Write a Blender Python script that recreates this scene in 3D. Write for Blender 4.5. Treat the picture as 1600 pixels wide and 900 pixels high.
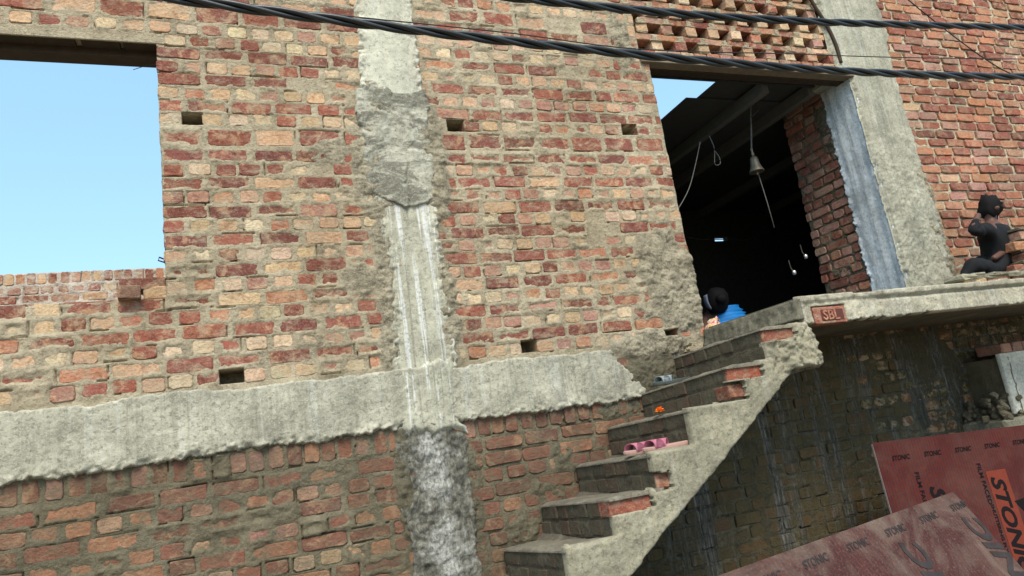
import bpy, bmesh, math, random
import numpy as np
from mathutils import Vector, Matrix

# ------------------------------------------------------------------ camera, sky, sun, exposure
for o in list(bpy.data.objects):
    bpy.data.objects.remove(o)
SC = bpy.context.scene
COL = SC.collection
random.seed(7)
rng = np.random.default_rng(7)

F, DIST, EYE = 1086.2, 3.9, 1.6          # focal length in photo pixels, metres to the wall plane (Y=0), eye height


def cam_axes(yaw, pitch, roll):
    cy, sy, cp, sp = math.cos(yaw), math.sin(yaw), math.cos(pitch), math.sin(pitch)
    f = np.array([sy * cp, cy * cp, sp]); r = np.array([cy, -sy, 0.0]); u = np.cross(r, f)
    c, s = math.cos(roll), math.sin(roll)
    return c * r + s * u, -s * r + c * u, f


RT, UP, FW = cam_axes(.384727, .213598, -.148809)
CAMP = np.array([0.0, -DIST, EYE])
cam = bpy.data.cameras.new('camera'); cam_o = bpy.data.objects.new('camera', cam); COL.objects.link(cam_o)
cam.sensor_width = 36; cam.lens = F / 1600 * 36; cam.clip_start = .05; cam.clip_end = 2000
cam_o.matrix_world = Matrix([[RT[i], UP[i], -FW[i], CAMP[i]] for i in range(3)] + [[0, 0, 0, 1]])
SC.camera = cam_o

SUN_EL, SUN_AZ = math.radians(52), math.radians(192)     # azimuth clockwise from +Y seen from above (behind the camera, to its right)
w = bpy.data.worlds.new('World'); SC.world = w; w.use_nodes = True
sky = w.node_tree.nodes.new('ShaderNodeTexSky'); sky.sky_type = 'NISHITA'; sky.sun_disc = False
sky.sun_elevation = SUN_EL; sky.sun_rotation = SUN_AZ
sky.air_density = 1.0; sky.dust_density = 1.6; sky.ozone_density = 2.2
bg = w.node_tree.nodes['Background']; bg.inputs[1].default_value = .15
hz_ = w.node_tree.nodes.new('ShaderNodeMix'); hz_.data_type = 'RGBA'; hz_.inputs[0].default_value = .55     # hot hazy day: pale even haze over the whole sky
hz_.inputs[7].default_value = (1.18, 2.2, 2.75, 1)
w.node_tree.links.new(sky.outputs[0], hz_.inputs[6]); w.node_tree.links.new(hz_.outputs[2], bg.inputs[0])
sl = bpy.data.lights.new('sun', 'SUN'); sl.energy = 2.0; sl.angle = math.radians(30); sl.color = (1, .92, .78)
so = bpy.data.objects.new('sun', sl); COL.objects.link(so)
sd = Vector((math.sin(SUN_AZ) * math.cos(SUN_EL), math.cos(SUN_AZ) * math.cos(SUN_EL), math.sin(SUN_EL)))
so.rotation_euler = sd.to_track_quat('Z', 'Y').to_euler(); so.location = (3, -8, 10)
SC.view_settings.view_transform = 'Standard'; SC.view_settings.look = 'None'
SC.view_settings.exposure = 1.3; SC.view_settings.gamma = 1; SC.view_settings.use_curve_mapping = False


def at(px, py, Y=0.0):
    """point on the plane Y that photo pixel (px, py) looks at"""
    d = RT * (px - 800) - UP * (py - 450) + FW * F
    return CAMP + (Y + DIST) / d[1] * d


# ------------------------------------------------------------------ helpers
def tag(o, label=None, cat=None, group=None, kind=None):
    if label: o['label'] = label
    if cat: o['category'] = cat
    if group: o['group'] = group
    if not kind and cat: kind = 'thing'
    if kind: o['kind'] = kind
    return o


def empty(name, loc=(0, 0, 0), rz=0.0):
    o = bpy.data.objects.new(name, None); COL.objects.link(o)
    o.location = loc; o.rotation_euler = (0, 0, rz); o.empty_display_size = .1
    return o


def link(name, me, parent=None, m=None, loc=None, rot=None, scale=None):
    o = bpy.data.objects.new(name, me); COL.objects.link(o)
    if m and not me.materials: me.materials.append(m)
    if parent: o.parent = parent
    if loc is not None: o.location = loc
    if rot is not None: o.rotation_euler = rot
    if scale is not None: o.scale = scale
    return o


def fast_mesh(name, V, Q, smooth=True):
    me = bpy.data.meshes.new(name)
    V = np.asarray(V, np.float32); Q = np.asarray(Q, np.int32)
    n, k = Q.shape
    me.vertices.add(len(V)); me.vertices.foreach_set('co', V.ravel())
    me.loops.add(n * k); me.loops.foreach_set('vertex_index', Q.ravel())
    me.polygons.add(n); me.polygons.foreach_set('loop_start', np.arange(0, n * k, k, dtype=np.int32))
    me.polygons.foreach_set('use_smooth', np.full(n, smooth))
    me.update(calc_edges=True); me.validate()
    return me


class MB:
    """collects simple shapes into one mesh"""
    def __init__(s): s.v = []; s.f = []

    def add(s, v, f):
        b = len(s.v); s.v += [tuple(p) for p in v]; s.f += [tuple(i + b for i in q) for q in f]; return s

    def box(s, c, d, R=None, bev=0.0, jit=0.0):
        h = [x / 2 for x in d]
        if bev <= 0:
            P = [Vector((x * h[0], y * h[1], z * h[2])) for x in (-1, 1) for y in (-1, 1) for z in (-1, 1)]
            fs = [(0, 1, 3, 2), (4, 6, 7, 5), (0, 4, 5, 1), (2, 3, 7, 6), (0, 2, 6, 4), (1, 5, 7, 3)]
        else:
            P = []; idx = {}
            for x in (-1, 1):
                for y in (-1, 1):
                    for z in (-1, 1):
                        for a in range(3):
                            q = [x * (h[0] - bev), y * (h[1] - bev), z * (h[2] - bev)]
                            q[a] = (x, y, z)[a] * h[a]
                            idx[(x, y, z, a)] = len(P)
                            P.append(Vector([c0 + random.uniform(-jit, jit) for c0 in q]))
            fs = []
            sg = (-1, 1)
            for a in range(3):
                b, c2 = (a + 1) % 3, (a + 2) % 3
                for s0 in sg:
                    k = []
                    for (p, q) in ((-1, -1), (1, -1), (1, 1), (-1, 1)):
                        t = [0, 0, 0]; t[a] = s0; t[b] = p; t[c2] = q; k.append(idx[(*t, a)])
                    fs.append(tuple(k) if s0 > 0 else tuple(k[::-1]))
            for a in range(3):                       # edges along axis a
                b, c2 = (a + 1) % 3, (a + 2) % 3
                for p in sg:
                    for q in sg:
                        t0 = [0, 0, 0]; t1 = [0, 0, 0]
                        t0[a], t1[a] = -1, 1
                        for t in (t0, t1): t[b] = p; t[c2] = q
                        k = (idx[(*t0, b)], idx[(*t1, b)], idx[(*t1, c2)], idx[(*t0, c2)])
                        fs.append(k if p * q > 0 else k[::-1])
            for x in sg:
                for y in sg:
                    for z in sg:
                        k = tuple(idx[(x, y, z, a)] for a in range(3)); fs.append(k if x * y * z > 0 else k[::-1])
        if R is not None: P = [R @ p for p in P]
        return s.add([p + Vector(c) for p in P], fs)

    def tube(s, pts, rad, n=8, cap=True):
        pts = [Vector(p) for p in pts]; m = len(pts)
        rr = rad if hasattr(rad, '__len__') else [rad] * m
        V = []; up = Vector((0, 0, 1))
        for i, p in enumerate(pts):
            t = (pts[min(i + 1, m - 1)] - pts[max(i - 1, 0)]).normalized()
            a = t.cross(up)
            if a.length < .05: a = t.cross(Vector((1, 0, 0)))
            a.normalize(); b = t.cross(a)
            V += [p + (a * math.cos(2 * math.pi * k / n) + b * math.sin(2 * math.pi * k / n)) * rr[i] for k in range(n)]
        fs = [(i * n + k, i * n + (k + 1) % n, (i + 1) * n + (k + 1) % n, (i + 1) * n + k) for i in range(m - 1) for k in range(n)]
        if cap: fs += [tuple(range(n))[::-1], tuple(range((m - 1) * n, m * n))]
        return s.add(V, fs)

    def lathe(s, prof, n=20, c=(0, 0, 0), R=None):
        V = []
        for (r, z) in prof:
            for k in range(n):
                p = Vector((r * math.cos(2 * math.pi * k / n), r * math.sin(2 * math.pi * k / n), z))
                if R is not None: p = R @ p
                V.append(p + Vector(c))
        m = len(prof)
        fs = [(i * n + k, i * n + (k + 1) % n, (i + 1) * n + (k + 1) % n, (i + 1) * n + k) for i in range(m - 1) for k in range(n)]
        fs += [tuple(range(n))[::-1], tuple(range((m - 1) * n, m * n))]
        return s.add(V, fs)

    def mesh(s, name, smooth=False):
        me = bpy.data.meshes.new(name); me.from_pydata(s.v, [], s.f)
        if smooth: me.polygons.foreach_set('use_smooth', [True] * len(me.polygons))
        me.update(); return me

    def build(s, name, m, parent=None, smooth=False, **k):
        return link(name, s.mesh(name, smooth), parent, m, **k)


# numpy value noise
def vnoise(x, y, seed=0):
    xi = np.floor(x).astype(np.int64); yi = np.floor(y).astype(np.int64)
    fx = x - xi; fy = y - yi
    fx = fx * fx * (3 - 2 * fx); fy = fy * fy * (3 - 2 * fy)

    def h(a, b):
        n = (a * 374761393 + b * 668265263 + seed * 1442695041) & 0x7fffffff
        n = ((n ^ (n >> 13)) * 1274126177) & 0x7fffffff
        n = ((n ^ (n >> 16)) * 668265263) & 0x7fffffff
        return ((n >> 8) & 0xffff) / 65535.0
    a, b, c, d = h(xi, yi), h(xi + 1, yi), h(xi, yi + 1), h(xi + 1, yi + 1)
    return (a + (b - a) * fx) * (1 - fy) + (c + (d - c) * fx) * fy


def fbm(x, y, s, seed=0, o=3):
    r = 0; a = .5; t = 0
    for i in range(o):
        r = r + a * (vnoise(x / s, y / s, seed + i * 17) * 2 - 1); t += a; a *= .55; s *= .47
    return r / t


def sstep(a, b, x):
    t = np.clip((x - a) / (b - a), 0, 1); return t * t * (3 - 2 * t)


# ------------------------------------------------------------------ materials
class NT:
    def __init__(s, name, rough=.9, spec=.25):
        s.m = bpy.data.materials.new(name); s.m.use_nodes = True; s.t = s.m.node_tree
        s.b = s.t.nodes['Principled BSDF']; s.b.inputs['Roughness'].default_value = rough
        s.b.inputs['Specular IOR Level'].default_value = spec
        s.pos = s.t.nodes.new('ShaderNodeNewGeometry').outputs['Position']

    def n(s, ty, **k):
        n = s.t.nodes.new(ty)
        for a, v in k.items(): setattr(n, a, v)
        return n

    def put(s, sock, v):
        if isinstance(v, bpy.types.NodeSocket): s.t.links.new(v, sock)
        else: sock.default_value = v

    def vec(s, sc, src=None):
        n = s.n('ShaderNodeVectorMath', operation='MULTIPLY'); s.put(n.inputs[0], src or s.pos); n.inputs[1].default_value = sc
        return n.outputs[0]

    def noise(s, scale, detail=4, rough=.55, vec=None, dist=0):
        n = s.n('ShaderNodeTexNoise'); s.put(n.inputs['Vector'], vec or s.pos)
        n.inputs['Scale'].default_value = scale; n.inputs['Detail'].default_value = detail
        n.inputs['Roughness'].default_value = rough; n.inputs['Distortion'].default_value = dist
        return n.outputs['Fac']

    def ramp(s, fac, stops):
        n = s.n('ShaderNodeValToRGB'); s.put(n.inputs[0], fac); e = n.color_ramp.elements
        while len(e) < len(stops): e.new(.5)
        for i, (p, c) in enumerate(stops):
            e[i].position = p
            c = c if hasattr(c, '__len__') else (c, c, c)
            e[i].color = (*c[:3], 1)
        return n.outputs[0]

    def mix(s, f, a, b, mode='MIX'):
        n = s.n('ShaderNodeMix', data_type='RGBA', blend_type=mode)
        s.put(n.inputs[0], f)
        for i, v in ((6, a), (7, b)):
            if isinstance(v, tuple) and len(v) == 3: v = (*v, 1)
            s.put(n.inputs[i], v)
        return n.outputs[2]

    def math(s, op, a, b=0.0):
        n = s.n('ShaderNodeMath', operation=op); s.put(n.inputs[0], a); s.put(n.inputs[1], b); return n.outputs[0]

    def bump(s, h, strength=.5, dist=.004):
        n = s.n('ShaderNodeBump'); n.inputs['Strength'].default_value = strength; n.inputs['Distance'].default_value = dist
        s.put(n.inputs['Height'], h); s.t.links.new(n.outputs[0], s.b.inputs['Normal'])

    def done(s, col):
        s.put(s.b.inputs['Base Color'], (*col, 1) if isinstance(col, tuple) and len(col) == 3 else col); return s.m


def plain(name, col, rough=.8, spec=.3, var=.25, metal=0.0):
    t = NT(name, rough, spec); t.b.inputs['Metallic'].default_value = metal
    n = t.noise(18, 5, .6)
    c = t.mix(n, tuple(x * (1 - var) for x in col), tuple(min(1, x * (1 + var)) for x in col))
    t.bump(t.noise(120, 4), .15, .002)
    return t.done(c)


MORTAR = (.405, .345, .243)


def brick_mat(name, dust=MORTAR, dust_amt=.55, grime_dim=None, grime_dim_amt=0.0, attr=False, two=.75, streaks=False):
    t = NT(name, .92, .15)
    if attr:
        a = t.n('ShaderNodeAttribute', attribute_name='tone'); base = a.outputs['Color']
    else:
        oi = t.n('ShaderNodeObjectInfo'); base = oi.outputs['Color']
    # underfired and overburnt blotches inside each brick
    f1 = t.ramp(t.noise(8.5, 5, .62, dist=1.0), [(.53, 0), (.60, 1)])
    c = t.mix(t.math('MULTIPLY', f1, two), base, t.mix(.72, base, (.50, .32, .19)))
    f2 = t.ramp(t.noise(11, 6, .68, dist=.7), [(.36, 1), (.47, 0)])
    c = t.mix(t.math('MULTIPLY', f2, .62), c, t.mix(1.0, c, (.55, .42, .40), 'MULTIPLY'))
    # rough fired face: grain and pits
    c = t.mix(t.math('MULTIPLY', t.ramp(t.noise(48, 6, .75, vec=t.vec((1, 1, 1.7))), [(.40, 1), (.52, 0)]), .55), c, t.mix(1.0, c, (.50, .43, .40), 'MULTIPLY'))
    c = t.mix(t.math('MULTIPLY', t.ramp(t.noise(140, 3, .7), [(.52, 0), (.62, 1)]), .40), c, t.mix(1.0, c, (1.45, 1.4, 1.3), 'MULTIPLY'))
    # mortar dust and smears
    d1 = t.noise(9, 8, .78, vec=t.vec((1, 1, 1.8)))
    c = t.mix(t.math('MULTIPLY', t.ramp(d1, [(.49, 0), (.60, 1)]), dust_amt), c, t.mix(t.noise(60, 4, .7), tuple(x * .75 for x in dust), tuple(x * 1.25 for x in dust)))
    c = t.mix(t.math('MULTIPLY', t.ramp(t.noise(120, 4, .7), [(.56, 0), (.66, 1)]), .4), c, dust)
    c = t.mix(1.0, c, t.ramp(t.noise(1.6, 6, .6), [(.34, (.78, .76, .72)), (.64, (1.1, 1.1, 1.1))]), 'MULTIPLY')
    if grime_dim:
        g = t.noise(2.2, 6, .65, vec=t.vec((2.4, 2.4, .55)))
        gc = t.mix(t.noise(30, 5, .7), tuple(x * .55 for x in grime_dim), tuple(x * 1.45 for x in grime_dim))
        c = t.mix(t.math('MULTIPLY', t.ramp(g, [(.30, .45), (.6, 1)]), grime_dim_amt), c, gc)
    if streaks:                                   # lime and cement water that ran down the wall
        sv = t.noise(1, 6, .7, vec=t.vec((7, 7, .45)), dist=.25)
        c = t.mix(t.math('MULTIPLY', t.ramp(sv, [(.48, 0), (.58, 1)]), .8), c, t.ramp(t.noise(1, 7, .75, vec=t.vec((60, 60, 6))), [(.40, (.04, .04, .036)), (.52, (.11, .106, .09)), (.66, (.28, .27, .235))]))
    h = t.math('ADD', t.noise(60, 6, .75), t.math('MULTIPLY', t.noise(24, 4, .6), 1.2))
    t.bump(h, 1.0, .009)
    return t.done(c)


def mortar_mat(name, col=MORTAR, dark=.52, light=1.38, grime_dim=None, grime_dim_amt=0.0, patch=(.295, .262, .19), streaks=False):
    t = NT(name, .95, .1)
    a, b, c3 = tuple(x * dark for x in col), col, tuple(min(.8, x * light) for x in col)
    c = t.ramp(t.noise(6, 9, .75), [(.34, a), (.49, b), (.64, c3)])
    pa = t.n('ShaderNodeAttribute', attribute_name='patch').outputs['Fac']
    pn = t.ramp(t.noise(10, 9, .78), [(.36, tuple(x * .5 for x in patch)), (.50, patch), (.62, tuple(x * 1.45 for x in patch))])
    c = t.mix(pa, c, pn)
    c = t.mix(t.math('MULTIPLY', t.ramp(t.noise(52, 6, .78), [(.39, 1), (.48, 0)]), .60), c, t.mix(1.0, c, (.46, .43, .38), 'MULTIPLY'))
    c = t.mix(t.math('MULTIPLY', t.ramp(t.noise(90, 5, .75), [(.52, 0), (.62, 1)]), .55), c, c3)
    c = t.mix(1.0, c, t.ramp(t.noise(1.6, 6, .6), [(.34, (.78, .76, .72)), (.64, (1.1, 1.1, 1.1))]), 'MULTIPLY')
    if grime_dim:
        g = t.noise(2.2, 6, .65, vec=t.vec((2.4, 2.4, .55)))
        c = t.mix(t.math('MULTIPLY', t.ramp(g, [(.30, .5), (.6, 1)]), grime_dim_amt), c, grime_dim)
    if streaks:                                   # lime and cement water that ran down the wall
        sv = t.noise(1, 6, .7, vec=t.vec((7, 7, .45)), dist=.25)
        c = t.mix(t.math('MULTIPLY', t.ramp(sv, [(.48, 0), (.58, 1)]), .8), c, t.ramp(t.noise(1, 7, .75, vec=t.vec((60, 60, 6))), [(.40, (.04, .04, .036)), (.52, (.11, .106, .09)), (.66, (.28, .27, .235))]))
    h = t.math('ADD', t.noise(75, 7, .78), t.noise(28, 5, .7))
    t.bump(h, 1.0, .014)
    return t.done(c)


def concrete_mat(name, col=(.40, .385, .31), streak=.5, white=.35, dark=(.10, .098, .082), darkamt=.5, lo=.40, hi=.58, bump=.8, pits=.6, gsc=(1, 1, 1)):
    t = NT(name, .9, .18)
    c = t.ramp(t.noise(4, 9, .72), [(.34, tuple(x * .66 for x in col)), (.5, col), (.64, tuple(min(.85, x * 1.28) for x in col))])
    s1 = t.noise(1, 6, .65, vec=t.vec((24, 24, .8)), dist=.3)
    c = t.mix(t.math('MULTIPLY', t.ramp(s1, [(.53, 0), (.60, 1)]), white), c, (.60, .605, .57))
    s2 = t.noise(1.3, 5, .65, vec=t.vec((19, 19, .6)), dist=.3)
    c = t.mix(t.math('MULTIPLY', t.ramp(s2, [(.38, 1), (.46, 0)]), streak), c, tuple(x * .42 for x in col))
    g = t.noise(2.6, 8, .75, dist=.6, vec=t.vec(gsc))
    c = t.mix(t.math('MULTIPLY', t.ramp(g, [(lo, 0), (hi, 1)]), darkamt), c, dark)
    c = t.mix(t.math('MULTIPLY', t.ramp(t.noise(45, 7, .8), [(.40, 1), (.48, 0)]), pits), c, tuple(x * .33 for x in col))
    c = t.mix(t.math('MULTIPLY', t.ramp(t.noise(110, 4, .75), [(.53, 0), (.62, 1)]), .35), c, tuple(min(.85, x * 1.5) for x in col))
    h = t.math('ADD', t.noise(80, 7, .78), t.math('MULTIPLY', t.noise(30, 5, .65), .9))
    t.bump(h, bump, .010)
    return t.done(c)


def lowcol_mat():
    t = NT('concrete_column_low', .9, .2)
    v = t.vec((1.5, 1.5, .85))
    c = t.ramp(t.noise(20, 10, .8, vec=v, dist=.5), [(.36, (.045, .043, .036)), (.48, (.11, .105, .085)), (.60, (.22, .21, .165)), (.72, (.36, .355, .32))])
    sx = t.n('ShaderNodeSeparateXYZ'); t.put(sx.inputs[0], t.pos)
    m = t.math('SUBTRACT', 1.0, t.math('MULTIPLY', t.math('ABSOLUTE', t.math('SUBTRACT', sx.outputs[0], .99)), 7.5))      # limewash run down the middle
    m = t.math('ADD', t.math('MULTIPLY', m, .6), t.math('MULTIPLY', t.math('SUBTRACT', t.noise(4, 8, .75, vec=v), .5), 4.5))
    c = t.mix(t.ramp(m, [(.15, 0), (.75, 1)]), c, t.ramp(t.noise(44, 9, .8, vec=v), [(.38, (.10, .098, .085)), (.50, (.30, .295, .26)), (.64, (.50, .50, .475))]))
    t.bump(t.math('ADD', t.noise(60, 7, .75), t.noise(25, 4, .6)), 1.0, .01)
    return t.done(c)


M = {}
M['brick'] = brick_mat('brick_fired', dust_amt=.5)
M['brick_right'] = brick_mat('brick_right', dust=(.36, .32, .23), dust_amt=.35, two=.4)
M['brick_low'] = brick_mat('brick_low', dust=(.17, .155, .105), dust_amt=.65, grime_dim=(.095, .079, .051), grime_dim_amt=.6)  # mud plus the dimmer light low on the wall, darkened in the colour
M['brick_moss'] = brick_mat('brick_moss', dust=(.085, .08, .055), dust_amt=.4, grime_dim=(.088, .068, .034), grime_dim_amt=.85, two=.15, streaks=True)
M['brick_step'] = brick_mat('brick_step', dust=(.10, .097, .078), dust_amt=.6, grime_dim=(.090, .080, .054), grime_dim_amt=.95, two=.2)
M['brick_far'] = brick_mat('brick_far', dust=(.52, .46, .37), dust_amt=.8)
M['brick_attr'] = brick_mat('brick_attr', attr=True)
M['mortar'] = mortar_mat('mortar', MORTAR, .66, 1.28)
M['mortar_right'] = mortar_mat('mortar_right', (.47, .42, .305), .55, 1.4)
M['mortar_low'] = mortar_mat('mortar_low', (.215, .188, .126), .55, 1.45, (.105, .09, .06), .55, patch=(.15, .137, .095))  # darker mortar: mud, and low light put into the colour
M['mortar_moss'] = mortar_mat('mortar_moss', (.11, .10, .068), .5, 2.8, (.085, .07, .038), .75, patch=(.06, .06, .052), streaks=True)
M['mortar_far'] = mortar_mat('mortar_far', (.54, .47, .40), .75, 1.2)
M['concrete'] = concrete_mat('concrete_beam', (.39, .37, .285), .32, .25, (.14, .135, .105), .5, .48, .64)
M['column'] = concrete_mat('concrete_column', (.46, .445, .35), .12, .15, (.2, .195, .155), .3, .56, .68, .5)
M['joint'] = concrete_mat('casting_joint', (.40, .385, .305), .15, .1, (.15, .143, .11), .85, .48, .55, 1.0, gsc=(1.1, 1.1, 2.6))
M['column_mid'] = concrete_mat('concrete_column_streaked', (.38, .365, .28), .6, .9, (.2, .195, .155), .3, .55, .68, .6)
M['column_low'] = lowcol_mat()
M['column2'] = concrete_mat('concrete_pier_front', (.36, .345, .265), .35, .25, (.19, .182, .142), .5, .47, .62)
M['blue'] = concrete_mat('concrete_pier_side', (.58, .635, .65), .45, .8, (.34, .345, .32), .5, .51, .60, .6)
M['slab'] = concrete_mat('concrete_slab', (.40, .37, .28), .35, .2, (.20, .18, .12), .5, .45, .62)
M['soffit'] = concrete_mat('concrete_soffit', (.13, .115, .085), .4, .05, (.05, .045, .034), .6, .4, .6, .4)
M['stair'] = concrete_mat('stair_render', (.285, .262, .185), .25, .12, (.13, .122, .09), .5, .47, .62)
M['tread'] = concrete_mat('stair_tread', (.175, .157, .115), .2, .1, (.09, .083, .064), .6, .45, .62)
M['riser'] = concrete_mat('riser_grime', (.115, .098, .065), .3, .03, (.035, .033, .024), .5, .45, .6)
M['riser2'] = concrete_mat('landing_end', (.15, .14, .10), .3, .05, (.07, .066, .05), .5, .45, .6)
M['plaster'] = concrete_mat('pale_plaster', (.52, .51, .43), .15, .2, (.25, .24, .2), .3, .55, .7, .4)
M['wood'] = plain('old_timber', (.05, .036, .024), .8, .2, .5)
M['wood_pale'] = plain('weathered_timber', (.20, .16, .11), .85, .2, .5)
M['room'] = plain('shaded_room', (.055, .053, .046), .95, .05, .6)  # dark colour stands in for the shade inside the room
M['sheet'] = plain('roof_sheet', (.06, .061, .058), .7, .1, .3)
M['rafter'] = plain('rafter_steel', (.13, .13, .115), .7, .2, .3)
M['cable'] = plain('cable_black', (.012, .015, .017), .38, .5, .3)
M['wire'] = plain('thin_wire', (.02, .018, .016), .6, .3, .2)
M['pale_wire'] = plain('pale_wire', (.12, .115, .10), .6, .3, .2)
M['brass'] = plain('bell_brass', (.20, .17, .12), .5, .5, .3, .6)
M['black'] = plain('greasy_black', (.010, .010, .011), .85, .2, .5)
M['rust'] = plain('red_rust', (.085, .022, .015), .6, .3, .5)
M['ground'] = plain('earth_ground', (.20, .165, .12), .95, .1, .4)

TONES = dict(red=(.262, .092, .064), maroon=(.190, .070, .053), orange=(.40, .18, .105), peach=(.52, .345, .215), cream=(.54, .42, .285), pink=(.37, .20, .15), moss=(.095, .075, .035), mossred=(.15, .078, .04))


def pick(weights):
    k = random.choices(list(weights), list(weights.values()))[0]
    f = random.uniform(.82, 1.18)
    return tuple(min(.8, c * f * random.uniform(.94, 1.06)) for c in TONES[k])


# ------------------------------------------------------------------ brick meshes
def face_brick(w_, h_, seed, depth=.075):
    """one brick set in a wall: uneven face, worn arrises, sides running back into the wall"""
    r = random.Random(seed); a, b = w_ / 2, h_ / 2; k = .012
    P = [(-a + k, -b), (0, -b), (a - k, -b), (a, -b + k), (a, b - k), (a - k, b), (0, b), (-a + k, b), (-a, b - k), (-a, -b + k)]
    ch = r.choice([None, 0, 3, 5, 8])
    O = []; I = []
    for i, (x, z) in enumerate(P):
        j = .0035
        x += r.uniform(-j, j); z += r.uniform(-j, j) * .9
        s = .9 if (ch is not None and i in (ch, (ch + 1) % 10)) else 1.0
        x *= s if abs(x) > a * .5 else 1; z *= s
        O.append((x, .0035, z)); I.append((x * (1 - .0035 / a), r.uniform(-.0012, .0012), z * (1 - .0030 / b)))
    B = [(x, depth, z) for (x, _, z) in O]
    f = [tuple(range(10))]
    f += [(i, 10 + i, 10 + (i + 1) % 10, (i + 1) % 10)[::-1][::-1] for i in range(10)]
    f += [(10 + i, 20 + i, 20 + (i + 1) % 10, 10 + (i + 1) % 10) for i in range(10)]
    me = bpy.data.meshes.new('brick_face'); me.from_pydata(I + O + B, [], f); me.update()
    return me


SIZE = {'s': (.217, .0690), 'h': (.107, .0690), 'T': (.222, .096), 'E': (.072, .105), 'r': (.105, .060)}
POOL = {}


def pool(kind, matname):
    k = (kind, matname)
    if k not in POOL:
        POOL[k] = []
        for i in range(9):
            me = face_brick(*SIZE[kind], hash(kind) % 1000 * 0 + ord(kind) * 100 + i); me.materials.append(M[matname]); POOL[k].append(me)
    return POOL[k]


def spans(add, sub, z):
    iv = sorted((a, b) for a, b, z0, z1 in add if z0 <= z <= z1)
    out = []
    for a, b in iv:
        if out and a <= out[-1][1] + 1e-4: out[-1][1] = max(out[-1][1], b)
        else: out.append([a, b])
    for a, b, z0, z1 in sub:
        if not (z0 <= z <= z1): continue
        nx = []
        for p, q in out:
            if b <= p or a >= q: nx.append([p, q]); continue
            if a > p: nx.append([p, a])
            if b < q: nx.append([b, q])
        out = nx
    return out


PITCH = {'s': .238, 'h': .130, 'T': .245, 'E': .088, 'r': .118}


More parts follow.
